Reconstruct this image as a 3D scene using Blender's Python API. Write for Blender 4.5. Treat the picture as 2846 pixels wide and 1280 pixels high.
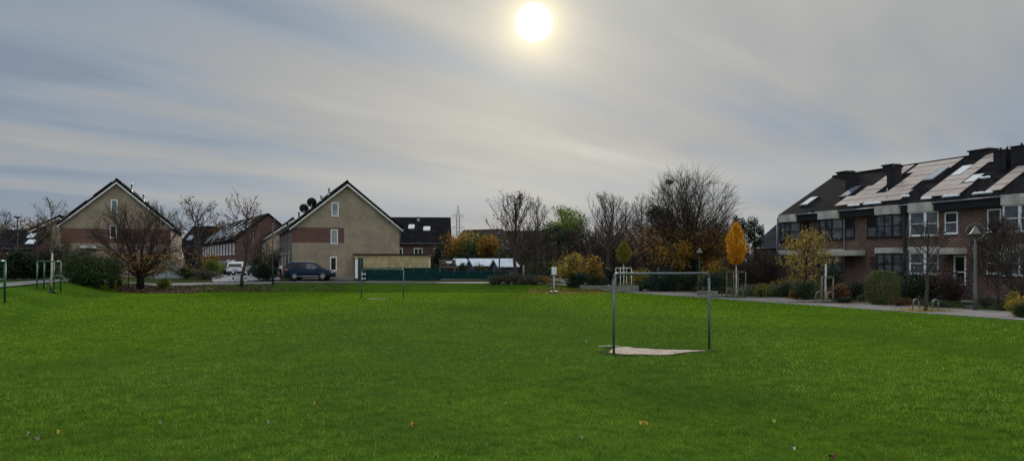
import bpy, math, random
import numpy as np
from mathutils import Vector, Matrix
PI = math.pi
R = math.radians
scene = bpy.context.scene
for o in list(bpy.data.objects):
    bpy.data.objects.remove(o, do_unlink=True)
col = scene.collection

# ------------------------------------------------------------------ camera, light, sky
HC = 2.26            # camera height over the playing field
FS = 2200.0          # focal length in photo pixels (photo is 2846 px wide)
HOR = 735.0          # photo row of the horizon
cd = bpy.data.cameras.new('camera')
cam = bpy.data.objects.new('camera', cd); col.objects.link(cam)
cam.location = (0, 0, HC); cam.rotation_euler = (R(90), 0, 0)
cd.sensor_width = 36; cd.lens = FS/2846*36
cd.shift_y = (HOR-640)/2846
cd.clip_start = 0.1; cd.clip_end = 5000
scene.camera = cam
scene.view_settings.view_transform = 'Standard'
scene.view_settings.look = 'None'
scene.view_settings.exposure = 0.0
scene.view_settings.gamma = 1.0
scene.view_settings.use_curve_mapping = False

SUN_AZ = math.atan((1484-1423)/FS)          # to the right of +Y
SUN_EL = math.atan((HOR-63)/FS*math.cos(SUN_AZ))
sd = Vector((math.sin(SUN_AZ)*math.cos(SUN_EL), math.cos(SUN_AZ)*math.cos(SUN_EL), math.sin(SUN_EL)))
sl = bpy.data.lights.new('sun', 'SUN'); sun = bpy.data.objects.new('sun', sl); col.objects.link(sun)
sl.energy = 2.6; sl.angle = R(10); sl.color = (1.0, 0.93, 0.80)
sun.rotation_euler = (-sd).to_track_quat('-Z', 'Y').to_euler()
sun.location = (0, 0, 40)

world = bpy.data.worlds.new('World'); scene.world = world; world.use_nodes = True
nt = world.node_tree; nt.nodes.clear()
def N(nt, t, **k):
    n = nt.nodes.new(t)
    for a, b in k.items():
        if a in n.inputs: n.inputs[a].default_value = b
        else: setattr(n, a, b)
    return n
def mathn(nt, op, a, b=None, clamp=False):
    n = nt.nodes.new('ShaderNodeMath'); n.operation = op; n.use_clamp = clamp
    for i, v in enumerate((a, b)):
        if v is None: continue
        if isinstance(v, (int, float)): n.inputs[i].default_value = v
        else: nt.links.new(v, n.inputs[i])
    return n.outputs[0]
def mixc(nt, f, a, b, mode='MIX'):
    n = nt.nodes.new('ShaderNodeMix'); n.data_type = 'RGBA'; n.blend_type = mode
    for s, v in ((n.inputs[0], f), (n.inputs[6], a), (n.inputs[7], b)):
        if isinstance(v, (int, float)): s.default_value = v
        elif isinstance(v, (tuple, list)): s.default_value = (v[0], v[1], v[2], 1)
        else: nt.links.new(v, s)
    return n.outputs[2]
def maprange(nt, v, a, b, c=0.0, d=1.0, smooth=True):
    n = nt.nodes.new('ShaderNodeMapRange'); n.interpolation_type = 'SMOOTHSTEP' if smooth else 'LINEAR'
    nt.links.new(v, n.inputs[0])
    for i, x in enumerate((a, b, c, d)): n.inputs[i+1].default_value = x
    return n.outputs[0]
def vmath(nt, op, a, b=None):
    n = nt.nodes.new('ShaderNodeVectorMath'); n.operation = op
    for i, v in enumerate((a, b)):
        if v is None: continue
        if isinstance(v, (tuple, list, Vector)): n.inputs[i].default_value = tuple(v)
        else: nt.links.new(v, n.inputs[i])
    return n

def build_world():
    L = nt.links
    tc = N(nt, 'ShaderNodeTexCoord'); gen = tc.outputs['Generated']
    nrm = vmath(nt, 'NORMALIZE', gen).outputs[0]
    sep = N(nt, 'ShaderNodeSeparateXYZ'); L.new(nrm, sep.inputs[0])
    x, y, z = sep.outputs
    zz = mathn(nt, 'ADD', mathn(nt, 'MAXIMUM', z, 0.0), 0.10)
    px = mathn(nt, 'DIVIDE', x, zz); py = mathn(nt, 'DIVIDE', y, zz)
    comb = N(nt, 'ShaderNodeCombineXYZ'); L.new(px, comb.inputs[0]); L.new(py, comb.inputs[1])
    def noise(rot, scale, nscale, detail, rough, offs):
        m = N(nt, 'ShaderNodeMapping'); L.new(comb.outputs[0], m.inputs[0])
        m.vector_type = 'TEXTURE'; m.inputs['Rotation'].default_value = (0, 0, R(rot)); m.inputs['Scale'].default_value = scale
        m.inputs['Location'].default_value = offs
        n = N(nt, 'ShaderNodeTexNoise', Scale=nscale, Detail=detail, Roughness=rough, Distortion=0.4)
        L.new(m.outputs[0], n.inputs['Vector'])
        return n.outputs[0]
    big = noise(40, (2.6, 1.0, 1), 0.75, 3.0, 0.45, (1.7, 0.35, 0))
    fine = noise(48, (4.5, 1.0, 1), 1.7, 4.0, 0.5, (4.1, 2.6, 3))
    v = mathn(nt, 'ADD', mathn(nt, 'MULTIPLY', big, 0.65), mathn(nt, 'MULTIPLY', fine, 0.35))
    # leftwards the cloud is thinner and bluer, towards the sun brighter
    lf = maprange(nt, x, -0.60, 0.05, -0.10, 0.0)
    v = mathn(nt, 'ADD', v, lf)
    ramp = N(nt, 'ShaderNodeValToRGB'); L.new(v, ramp.inputs[0])
    e = ramp.color_ramp.elements
    e[0].position = 0.355; e[0].color = (0.222, 0.280, 0.358, 1)
    e[1].position = 0.62; e[1].color = (0.50, 0.51, 0.495, 1)
    for p, c in ((0.41, (0.285, 0.335, 0.40)), (0.48, (0.356, 0.370, 0.382)), (0.55, (0.425, 0.428, 0.418))):
        q = e.new(p); q.color = (*c, 1)
    c = ramp.outputs[0]
    # bright thin band low over the horizon
    b1 = maprange(nt, z, 0.045, 0.085); b2 = maprange(nt, z, 0.095, 0.15, 1.0, 0.0)
    nb = noise(0, (2.0, 5.0, 1), 0.8, 2.0, 0.4, (0.3, 7, 0))
    band = mathn(nt, 'MULTIPLY', mathn(nt, 'MULTIPLY', b1, b2), maprange(nt, nb, 0.35, 0.6))
    lowf = maprange(nt, z, 0.02, 0.13, 0.6, 0.0)
    c = mixc(nt, lowf, c, (0.30, 0.345, 0.40))
    c = mixc(nt, mathn(nt, 'MULTIPLY', band, 0.55), c, (0.47, 0.495, 0.50))
    # light of the sun spread by the cloud sheet
    dt = vmath(nt, 'DOT_PRODUCT', nrm, tuple(sd)).outputs['Value']
    ang = mathn(nt, 'ARCCOSINE', mathn(nt, 'MINIMUM', dt, 1.0))
    def gauss(w):
        q = mathn(nt, 'DIVIDE', ang, w); q = mathn(nt, 'MULTIPLY', mathn(nt, 'MULTIPLY', q, q), -1.0)
        return mathn(nt, 'EXPONENT', q)
    def expo(w):
        return mathn(nt, 'EXPONENT', mathn(nt, 'MULTIPLY', mathn(nt, 'DIVIDE', ang, w), -1.0))
    g1 = mathn(nt, 'MULTIPLY', expo(0.13), 0.24)
    g2 = mathn(nt, 'MULTIPLY', expo(0.023), 1.25)
    disc = maprange(nt, ang, 0.0160, 0.0238, 1.0, 0.0)
    def scaled(col3, f):
        n = nt.nodes.new('ShaderNodeVectorMath'); n.operation = 'SCALE'; n.inputs[0].default_value = col3
        nt.links.new(f, n.inputs['Scale']); return n.outputs[0]
    tot = vmath(nt, 'ADD', c, scaled((1.0, 0.90, 0.66), g1)).outputs[0]
    tot = vmath(nt, 'ADD', tot, scaled((1.0, 0.82, 0.36), g2)).outputs[0]
    tot = vmath(nt, 'ADD', tot, scaled((6.0, 5.6, 4.6), disc)).outputs[0]
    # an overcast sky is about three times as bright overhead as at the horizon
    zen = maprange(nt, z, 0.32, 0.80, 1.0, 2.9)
    back = maprange(nt, y, 0.3, -0.7, 1.0, 1.28)  # unseen sky behind the camera, brightened to lift the facades
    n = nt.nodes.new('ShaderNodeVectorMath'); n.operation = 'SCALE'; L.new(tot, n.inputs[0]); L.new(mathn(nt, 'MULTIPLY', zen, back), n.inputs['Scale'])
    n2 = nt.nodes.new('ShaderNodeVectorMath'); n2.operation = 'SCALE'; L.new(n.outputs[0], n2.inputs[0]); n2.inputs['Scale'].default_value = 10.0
    sky = N(nt, 'ShaderNodeTexSky'); sky.sky_type = 'NISHITA'; sky.sun_disc = False
    sky.sun_elevation = SUN_EL; sky.sun_rotation = SUN_AZ; sky.air_density = 1.0; sky.dust_density = 2.0
    m = mixc(nt, 0.985, sky.outputs[0], n2.outputs[0])
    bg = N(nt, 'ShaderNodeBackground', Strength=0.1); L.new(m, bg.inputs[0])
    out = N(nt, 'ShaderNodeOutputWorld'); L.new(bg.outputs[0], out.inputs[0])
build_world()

# ------------------------------------------------------------------ placing
def sst(a, b, t):
    t = min(1.0, max(0.0, (t-a)/(b-a))); return t*t*(3-2*t)
def yb(a):                                   # distance of the field's far edge for a direction a = x/y
    return float(np.interp(a, [-0.75, -0.647, -0.58, -0.50, -0.45, 1], [20, 25, 40, 58, 63, 63]))
def gz(x, y):                                # height of the ground
    if y < 6: return 0.0
    a = x/y
    H = float(np.interp(a, [-1, 0.02, 0.08, 0.16, 0.3], [1.0, 1.0, 0.6, 0.15, 0.0]))
    return H*sst(0, 20, y-yb(max(-0.75, min(1, a))))
def gx(xs, Y): return (xs-1423)/FS*Y
def gxz(xs, Y):
    x = gx(xs, Y); return Vector((x, Y, gz(x, Y)))
def ztop(ys, Y): return HC-(ys-HOR)/FS*Y

# ------------------------------------------------------------------ mesh builder
class MB:
    def __init__(s): s.v = []; s.f = []; s.sm = []
    def add(s, vs, fs, smooth=False):
        o = len(s.v); s.v += [tuple(p) for p in vs]
        s.f += [tuple(i+o for i in f) for f in fs]; s.sm += [smooth]*len(fs); return s
    def box(s, x0, x1, y0, y1, z0, z1, M=None):
        vs = [Vector((x, y, z)) for z in (z0, z1) for y in (y0, y1) for x in (x0, x1)]
        if M: vs = [M@p for p in vs]
        return s.add(vs, [(0, 2, 3, 1), (4, 5, 7, 6), (0, 1, 5, 4), (2, 6, 7, 3), (0, 4, 6, 2), (1, 3, 7, 5)])
    def cbox(s, x0, x1, y0, y1, z0, z1, b=0.02, M=None):     # chamfered box
        vs = []; 
        for z, i in ((z0, b), (z0+b, 0), (z1-b, 0), (z1, b)):
            for (xx, yy) in ((x0+i, y0+b+i), (x0+b+i, y0+i), (x1-b-i, y0+i), (x1-i, y0+b+i), (x1-i, y1-b-i), (x1-b-i, y1-i), (x0+b+i, y1-i), (x0+i, y1-b-i)):
                vs.append(Vector((xx, yy, z)))
        fs = [tuple(reversed(range(8))), tuple(range(24, 32))]
        for k in range(3):
            for j in range(8): a = k*8+j; c = k*8+(j+1) % 8; fs.append((a, c, c+8, a+8))
        if M: vs = [M@p for p in vs]
        return s.add(vs, fs)
    def prism(s, poly, h0, h1, axis='y', M=None):            # polygon in two axes, extruded along the third
        n = len(poly); vs = []
        for h in (h0, h1):
            for a, b in poly:
                vs.append(Vector({'y': (a, h, b), 'x': (h, a, b), 'z': (a, b, h)}[axis]))
        fs = [tuple(range(n)), tuple(reversed(range(n, 2*n)))]
        for i in range(n): j = (i+1) % n; fs.append((i, i+n, j+n, j))
        if M: vs = [M@p for p in vs]
        return s.add(vs, fs)
    def tube(s, pts, rs, n=6, cap=True, smooth=True):
        pts = [Vector(p) for p in pts]
        if isinstance(rs, (int, float)): rs = [rs]*len(pts)
        vs = []; prev = None
        for i, p in enumerate(pts):
            d = (pts[min(i+1, len(pts)-1)]-pts[max(i-1, 0)])
            if d.length < 1e-9: d = Vector((0, 0, 1))
            d.normalize()
            if prev is None:
                a = Vector((1, 0, 0)) if abs(d.x) < 0.8 else Vector((0, 1, 0))
                u = d.cross(a).normalized()
            else:
                u = (prev-d*prev.dot(d))
                u = u.normalized() if u.length > 1e-6 else d.orthogonal().normalized()
            prev = u; w = d.cross(u)
            for k in range(n):
                t = 2*PI*k/n; vs.append(p+(u*math.cos(t)+w*math.sin(t))*rs[i])
        fs = []
        for i in range(len(pts)-1):
            for k in range(n):
                a = i*n+k; b = i*n+(k+1) % n; fs.append((a, b, b+n, a+n))
        if cap and n > 2:
            fs.append(tuple(reversed(range(n)))); fs.append(tuple(range((len(pts)-1)*n, len(pts)*n)))
        return s.add(vs, fs, smooth)
    def lathe(s, prof, n=16, c=(0, 0, 0), M=None, smooth=True):   # prof: (radius, z)
        vs = []; c = Vector(c)
        for r, z in prof:
            for k in range(n): t = 2*PI*k/n; vs.append(c+Vector((r*math.cos(t), r*math.sin(t), z)))
        fs = []
        for i in range(len(prof)-1):
            for k in range(n): a = i*n+k; b = i*n+(k+1) % n; fs.append((a, b, b+n, a+n))
        fs.append(tuple(reversed(range(n)))); fs.append(tuple(range((len(prof)-1)*n, len(prof)*n)))
        if M: vs = [M@p for p in vs]
        return s.add(vs, fs, smooth)
    def quads(s, V):                                          # numpy array (n,4,3)
        o = len(s.v); s.v += [tuple(p) for p in V.reshape(-1, 3)]
        k = len(V); s.f += [(o+4*i, o+4*i+1, o+4*i+2, o+4*i+3) for i in range(k)]; s.sm += [False]*k
        return s
    def build(s, name, mat, parent=None, loc=None, rz=None):
        me = bpy.data.meshes.new(name); me.from_pydata(s.v, [], s.f); me.materials.append(mat)
        me.polygons.foreach_set('use_smooth', s.sm)
        me.update()
        o = bpy.data.objects.new(name, me); col.objects.link(o)
        if parent: o.parent = parent
        if loc is not None: o.location = loc
        if rz is not None: o.rotation_euler = (0, 0, rz)
        return o
def tag(o, label=None, cat=None, group=None, kind=None):
    if label: o['label'] = label
    if cat: o['category'] = cat
    if group: o['group'] = group
    if kind: o['kind'] = kind
    return o
def thing(name, label, cat, loc, rz=0.0, group=None):
    o = bpy.data.objects.new(name, None); col.objects.link(o); o.location = loc; o.rotation_euler = (0, 0, rz)
    o.empty_display_size = 0.3
    return tag(o, label, cat, group)
def copy_tree(o, parent=None):
    c = o.copy(); col.objects.link(c)
    if parent: c.parent = parent
    for ch in list(o.children): copy_tree(ch, c)
    return c

# ------------------------------------------------------------------ materials
MATS = {}
def mat(name, c, rough=0.8, var=0.25, nscale=3.0, metal=0.0, spec=0.35, bump=0.0, bscale=30.0, detail=5.0, c2=None):
    if name in MATS: return MATS[name]
    m = bpy.data.materials.new(name); m.use_nodes = True; t = m.node_tree; p = t.nodes['Principled BSDF']
    tc = N(t, 'ShaderNodeTexCoord')
    n = N(t, 'ShaderNodeTexNoise', Scale=nscale, Detail=detail, Roughness=0.6); t.links.new(tc.outputs['Object'], n.inputs['Vector'])
    f = maprange(t, n.outputs[0], 0.3, 0.7)
    a = tuple(x*(1-var) for x in c); b = c2 if c2 else tuple(min(1, x*(1+var)) for x in c)
    t.links.new(mixc(t, f, a, b), p.inputs['Base Color'])
    p.inputs['Roughness'].default_value = rough; p.inputs['Metallic'].default_value = metal
    p.inputs['Specular IOR Level'].default_value = spec
    if bump:
        n2 = N(t, 'ShaderNodeTexNoise', Scale=bscale, Detail=4.0); t.links.new(tc.outputs['Object'], n2.inputs['Vector'])
        bp = N(t, 'ShaderNodeBump', Strength=bump, Distance=0.02); t.links.new(n2.outputs[0], bp.inputs['Height']); t.links.new(bp.outputs[0], p.inputs['Normal'])
    MATS[name] = m; return m
def brickmat(name, c1, c2, mortar, bw=0.24, bh=0.075, roof=False, var=0.3, rough=0.9, ms=0.012, offs=0.5, stain=0.0):
    m = bpy.data.materials.new(name); m.use_nodes = True; t = m.node_tree; p = t.nodes['Principled BSDF']; L = t.links
    tc = N(t, 'ShaderNodeTexCoord'); sp = N(t, 'ShaderNodeSeparateXYZ'); L.new(tc.outputs['Object'], sp.inputs[0])
    cb = N(t, 'ShaderNodeCombineXYZ')
    if roof == 'y': L.new(sp.outputs[1], cb.inputs[0]); L.new(mathn(t, 'MULTIPLY', sp.outputs[2], 1.6), cb.inputs[1])
    elif roof == 'x': L.new(sp.outputs[0], cb.inputs[0]); L.new(mathn(t, 'MULTIPLY', sp.outputs[2], 1.8), cb.inputs[1])
    else: L.new(mathn(t, 'ADD', sp.outputs[0], sp.outputs[1]), cb.inputs[0]); L.new(sp.outputs[2], cb.inputs[1])
    b = N(t, 'ShaderNodeTexBrick', Scale=1.0); L.new(cb.outputs[0], b.inputs['Vector'])
    b.inputs['Brick Width'].default_value = bw; b.inputs['Row Height'].default_value = bh; b.inputs['Mortar Size'].default_value = ms
    b.inputs['Mortar Smooth'].default_value = 0.3; b.offset = offs
    b.inputs['Color1'].default_value = (*c1, 1); b.inputs['Color2'].default_value = (*c2, 1); b.inputs['Mortar'].default_value = (*mortar, 1)
    n = N(t, 'ShaderNodeTexNoise', Scale=0.7, Detail=7.0, Roughness=0.65); L.new(tc.outputs['Object'], n.inputs['Vector'])
    f = maprange(t, n.outputs[0], 0.3, 0.7, 1-var, 1+var*0.6)
    mm = t.nodes.new('ShaderNodeVectorMath'); mm.operation = 'SCALE'; L.new(b.outputs['Color'], mm.inputs[0]); L.new(f, mm.inputs['Scale'])
    c = mm.outputs[0]
    if stain:
        n3 = N(t, 'ShaderNodeTexNoise', Scale=1.6, Detail=6.0, Roughness=0.7)
        mp = N(t, 'ShaderNodeMapping'); mp.inputs['Scale'].default_value = (2.2, 2.2, 0.25); L.new(tc.outputs['Object'], mp.inputs[0]); L.new(mp.outputs[0], n3.inputs['Vector'])
        c = mixc(t, mathn(t, 'MULTIPLY', maprange(t, n3.outputs[0], 0.5, 0.75), stain), c, tuple(x*0.45 for x in c1))
    L.new(c, p.inputs['Base Color'])
    p.inputs['Roughness'].default_value = 0.95 if roof else rough; p.inputs['Specular IOR Level'].default_value = 0.04 if roof else 0.15
    bp = N(t, 'ShaderNodeBump', Strength=0.5, Distance=0.03 if roof else 0.008); L.new(b.outputs['Fac'], bp.inputs['Height']); bp.invert = True
    L.new(bp.outputs[0], p.inputs['Normal'])
    return m
def leafmat(name, cols, transl=0.3, rough=0.6, zc=None):
    m = bpy.data.materials.new(name); m.use_nodes = True; t = m.node_tree; L = t.links; p = t.nodes['Principled BSDF']
    g = N(t, 'ShaderNodeNewGeometry'); tc = N(t, 'ShaderNodeTexCoord')
    n = N(t, 'ShaderNodeTexNoise', Scale=0.9, Detail=3.0); L.new(tc.outputs['Object'], n.inputs['Vector'])
    f = mathn(t, 'ADD', mathn(t, 'MULTIPLY', g.outputs['Random Per Island'], 0.65), mathn(t, 'MULTIPLY', maprange(t, n.outputs[0], 0.3, 0.7), 0.35))
    r = N(t, 'ShaderNodeValToRGB'); L.new(f, r.inputs[0]); e = r.color_ramp.elements
    e[0].position = 0.05; e[0].color = (*cols[0], 1); e[1].position = 0.95; e[1].color = (*cols[-1], 1)
    for i, c in enumerate(cols[1:-1]): q = e.new(0.05+0.9*(i+1)/(len(cols)-1)); q.color = (*c, 1)
    L.new(r.outputs[0], p.inputs['Base Color']); p.inputs['Roughness'].default_value = rough; p.inputs['Specular IOR Level'].default_value = 0.25
    tr = N(t, 'ShaderNodeBsdfTranslucent'); L.new(r.outputs[0], tr.inputs[0])
    mx = N(t, 'ShaderNodeMixShader'); mx.inputs[0].default_value = transl
    L.new(p.outputs[0], mx.inputs[1]); L.new(tr.outputs[0], mx.inputs[2]); L.new(mx.outputs[0], t.nodes['Material Output'].inputs[0])
    return m
def glassmat(name, c, rough=0.12, spec=0.4):
    return mat(name, c, rough=rough, var=0.35, nscale=1.3, spec=spec)

tan_brick = brickmat('tan_brick', (0.39, 0.32, 0.235), (0.30, 0.248, 0.182), (0.28, 0.245, 0.20), var=0.20, stain=0.35)
band_brick = brickmat('red_band_brick', (0.165, 0.090, 0.076), (0.140, 0.074, 0.064), (0.13, 0.085, 0.075), var=0.12)
red_brick = brickmat('red_brick', (0.245, 0.150, 0.115), (0.165, 0.102, 0.082), (0.055, 0.045, 0.040), bw=0.42, bh=0.16, ms=0.03, var=0.25, stain=0.3)
far_brick = brickmat('far_red_brick', (0.145, 0.080, 0.072), (0.11, 0.058, 0.054), (0.14, 0.10, 0.09), var=0.2)
roof_y = brickmat('dark_roof_tiles', (0.018, 0.019, 0.022), (0.010, 0.011, 0.013), (0.004, 0.004, 0.005), 0.32, 0.34, 'y', 0.35, 0.75, 0.03)
roof_x = brickmat('dark_concrete_tiles', (0.020, 0.020, 0.023), (0.009, 0.009, 0.011), (0.003, 0.003, 0.003), 0.32, 0.36, 'x', 0.45, 0.8, 0.035)
roof_slate = brickmat('slate_tiles', (0.030, 0.034, 0.042), (0.018, 0.021, 0.027), (0.007, 0.007, 0.009), 0.3, 0.25, 'x', 0.4, 0.6, 0.02)
roof_brown = brickmat('brown_tiles', (0.07, 0.05, 0.042), (0.05, 0.036, 0.03), (0.02, 0.015, 0.012), 0.3, 0.3, 'x', 0.4, 0.8, 0.02)
white_trim = mat('white_trim', (0.68, 0.70, 0.72), 0.5, 0.12)
white_frame = mat('white_frame', (0.80, 0.83, 0.86), 0.4, 0.08)
dark_frame = mat('dark_frame', (0.018, 0.017, 0.018), 0.5, 0.2)
black_trim = mat('black_cladding', (0.009, 0.009, 0.012), 0.6, 0.3)
concrete = mat('concrete_panel', (0.46, 0.445, 0.40), 0.85, 0.22, 1.6, bump=0.15)
concrete_dk = mat('old_concrete', (0.16, 0.16, 0.14), 0.9, 0.3, 2.0, bump=0.2)
glass = glassmat('window_glass', (0.018, 0.022, 0.026))
glass_pale = glassmat('curtained_glass', (0.22, 0.25, 0.27), 0.15)
glass_grey = glassmat('blind_glass', (0.085, 0.10, 0.115), 0.25)
glass_black = glassmat('black_glass', (0.006, 0.007, 0.008))
skyglass = mat('roof_window_glass', (0.50, 0.55, 0.56), 0.12, 0.15, 1.0, spec=1.0)  # pale base colour carries the reflected sky
skyglass_dk = mat('blue_roof_glass', (0.13, 0.15, 0.19), 0.1, 0.2, 1.0, spec=1.0)
pv = mat('solar_panel_face', (0.36, 0.295, 0.255), 0.45, 0.08, 0.8, spec=0.3)  # pinkish reflection of the sky put into the base colour
pv_line = mat('solar_frame', (0.11, 0.09, 0.085), 0.5, 0.1)
snow = mat('snow', (0.78, 0.82, 0.86), 0.7, 0.08, 4.0, bump=0.4)
zinc = mat('zinc_pipe', (0.10, 0.115, 0.135), 0.6, 0.2, metal=0.2)
metal_lt = mat('light_metal', (0.42, 0.45, 0.48), 0.4, 0.15, metal=0.5)
galv = mat('galvanised_tube', (0.085, 0.115, 0.125), 0.38, 0.3, 6.0, metal=0.4)
galv_lt = mat('galvanised_hoop', (0.19, 0.21, 0.21), 0.5, 0.2, 6.0, metal=0.3)
green_paint = mat('green_paint', (0.008, 0.105, 0.045), 0.4, 0.2, spec=0.5)
dkgreen_paint = mat('dark_green_paint', (0.006, 0.03, 0.024), 0.45, 0.2, spec=0.5)
grey_pole = mat('grey_blue_pole', (0.085, 0.11, 0.12), 0.5, 0.15)
black_pole = mat('black_pole', (0.012, 0.014, 0.017), 0.5, 0.2)
bark = mat('dark_bark', (0.055, 0.045, 0.036), 0.95, 0.35, 8.0, bump=0.5)
bark_grey = mat('grey_bark', (0.10, 0.095, 0.08), 0.95, 0.35, 8.0, bump=0.5)
bark_black = mat('wet_black_bark', (0.018, 0.015, 0.012), 0.9, 0.35, 8.0)
twigs = mat('brown_twigs', (0.050, 0.037, 0.032), 0.95, 0.3, 2.0)
twigs_red = mat('reddish_twigs', (0.036, 0.021, 0.020), 0.95, 0.3, 2.0)
whitewash = mat('white_trunk_paint', (0.55, 0.54, 0.47), 0.85, 0.25, 6.0)
stake = mat('pale_timber_stake', (0.40, 0.36, 0.28), 0.85, 0.2, 5.0)
stake_dk = mat('weathered_stake', (0.13, 0.115, 0.09), 0.9, 0.3, 5.0)
sandm = mat('sand', (0.32, 0.265, 0.205), 1.0, 0.3, 3.0, spec=0.05, bump=0.8, bscale=12, c2=(0.42, 0.355, 0.285))
mudm = mat('trodden_mud', (0.034, 0.044, 0.016), 1.0, 0.35, 3.0, spec=0.0, bump=0.6, bscale=12)
asphalt = mat('path_paving', (0.16, 0.15, 0.14), 1.0, 0.16, 0.7, spec=0.1, bump=0.3, bscale=40)
asphalt_l = mat('back_path_paving', (0.13, 0.13, 0.125), 0.9, 0.16, 0.5, bump=0.3, bscale=40)
road_m = mat('road_paving', (0.21, 0.215, 0.215), 0.85, 0.15, 0.5, bump=0.2, bscale=30)
kerbm = mat('kerb_stone', (0.26, 0.26, 0.25), 0.9, 0.2, 3.0)
tyrem = mat('tyre_rubber', (0.012, 0.012, 0.013), 0.85, 0.2)
rimm = mat('alloy', (0.50, 0.53, 0.56), 0.3, 0.1, metal=0.7)
L_dark = leafmat('dark_evergreen_leaves', [(0.008, 0.016, 0.008), (0.014, 0.030, 0.012), (0.024, 0.045, 0.018)], 0.15)
L_blue = leafmat('bluish_evergreen_leaves', [(0.008, 0.022, 0.016), (0.014, 0.040, 0.028), (0.03, 0.065, 0.045)], 0.15)
L_green = leafmat('green_leaves', [(0.018, 0.034, 0.010), (0.035, 0.062, 0.016), (0.06, 0.095, 0.028)], 0.3)
L_willow = leafmat('late_green_leaves', [(0.07, 0.11, 0.018), (0.13, 0.185, 0.030), (0.21, 0.26, 0.05)], 0.45)
L_yel = leafmat('yellow_leaves', [(0.46, 0.21, 0.010), (0.70, 0.35, 0.016), (0.82, 0.46, 0.03)], 0.5)
L_yelgreen = leafmat('yellow_green_leaves', [(0.09, 0.10, 0.012), (0.17, 0.17, 0.02), (0.30, 0.27, 0.04)], 0.4)
L_gold = leafmat('golden_leaves', [(0.13, 0.072, 0.014), (0.26, 0.145, 0.026), (0.44, 0.26, 0.05)], 0.4)
L_orange = leafmat('orange_leaves', [(0.12, 0.048, 0.012), (0.22, 0.10, 0.020), (0.36, 0.18, 0.035)], 0.4)
L_mixed = leafmat('mixed_autumn_leaves', [(0.07, 0.075, 0.014), (0.20, 0.17, 0.025), (0.40, 0.28, 0.04), (0.55, 0.38, 0.07)], 0.4)
L_brown = leafmat('brown_leaves', [(0.05, 0.028, 0.014), (0.10, 0.055, 0.022), (0.17, 0.09, 0.035)], 0.3)
L_rust = leafmat('rusty_leaves', [(0.09, 0.04, 0.018), (0.16, 0.075, 0.03), (0.23, 0.12, 0.05)], 0.3)
L_purple = leafmat('dark_purple_leaves', [(0.028, 0.012, 0.012), (0.05, 0.02, 0.02), (0.08, 0.032, 0.03)], 0.25)
L_grey = leafmat('grey_brown_groundcover', [(0.035, 0.035, 0.022), (0.07, 0.07, 0.045), (0.13, 0.12, 0.085)], 0.2)
L_litter = leafmat('fallen_leaves_brown', [(0.025, 0.013, 0.009), (0.055, 0.028, 0.017), (0.10, 0.055, 0.03), (0.22, 0.13, 0.07)], 0.2)
L_hedge = leafmat('box_hedge_leaves', [(0.045, 0.062, 0.016), (0.080, 0.105, 0.026), (0.13, 0.15, 0.045)], 0.3)

# ------------------------------------------------------------------ foliage and trees
def leaf_quads(P, size, rng, flat=0.0, asp=0.6):
    n = len(P)
    a = rng.normal(size=(n, 3)); a /= np.linalg.norm(a, axis=1)[:, None]+1e-9
    b = rng.normal(size=(n, 3)); b -= a*(a*b).sum(1)[:, None]; b /= np.linalg.norm(b, axis=1)[:, None]+1e-9
    if flat: a[:, 2] *= 1-flat; b[:, 2] *= 1-flat
    s = size*(0.6+0.8*rng.random(n))[:, None]
    a = a*s*0.5; b = b*s*0.5*asp
    return np.stack([P-a, P-b*0.9+a*0.1, P+a, P+b*0.9+a*0.1], 1)
def lump_points(lumps, n, rng, surf=0.45, zmin=0.02):
    vol = np.array([l[3]*l[4]*l[5] for l in lumps])**0.75; vol /= vol.sum()
    k = rng.choice(len(lumps), n, p=vol); L = np.array(lumps)[k]
    d = rng.normal(size=(n, 3)); d /= np.linalg.norm(d, axis=1)[:, None]
    r = rng.random(n)**surf*(1+0.10*rng.normal(size=n))
    P = L[:, :3]+d*L[:, 3:6]*r[:, None]
    P[:, 2] = np.where(P[:, 2] < zmin, zmin+np.abs(rng.normal(size=n))*0.12*L[:, 5], P[:, 2])
    return P
def crown_lumps(cx, cy, cz, rx, ry, rz, k, rng, s=0.5):
    out = []
    for i in range(k):
        d = rng.normal(size=3); d /= np.linalg.norm(d); q = 0.35+0.4*rng.random()
        t = s*(0.75+0.5*rng.random())
        out.append((cx+d[0]*rx*q, cy+d[1]*ry*q, cz+d[2]*rz*q, rx*t, ry*t, rz*t))
    return out
def clampenv(p, env):
    cz, rr, rz = env
    q = math.sqrt((p.x**2+p.y**2)/rr**2+((p.z-cz)/rz)**2)
    if q > 1.0 and q > 0:
        f = 1.0/q; return Vector((p.x*f, p.y*f, cz+(p.z-cz)*f))
    return p
def reach(p, d, env):
    cz, rr, rz = env
    A = (d.x**2+d.y**2)/rr**2+(d.z/rz)**2; B = 2*((p.x*d.x+p.y*d.y)/rr**2+(p.z-cz)*d.z/rz**2)
    Cc = (p.x**2+p.y**2)/rr**2+((p.z-cz)/rz)**2-1
    D = B*B-4*A*Cc
    return max(0.3, (-B+math.sqrt(D))/(2*A)) if D > 0 else 0.5
def trunc(pts, rs, env, fac):
    cz, rr, rz = env
    for i, p in enumerate(pts):
        if i > 1 and math.sqrt((p.x**2+p.y**2)/rr**2+((p.z-cz)/rz)**2) > fac: return pts[:i], rs[:i]
    return pts, rs
def polyline(p, d, L, nseg, rng, wob, up, r0, r1):
    pts = [p.copy()]; rs = [r0]; d = d.copy()
    for i in range(nseg):
        d = (d+Vector(rng.normal(size=3)*wob)+Vector((0, 0, up))).normalized()
        pts.append(pts[-1]+d*(L/nseg)); rs.append(r0+(r1-r0)*(i+1)/nseg)
    return pts, rs
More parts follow.
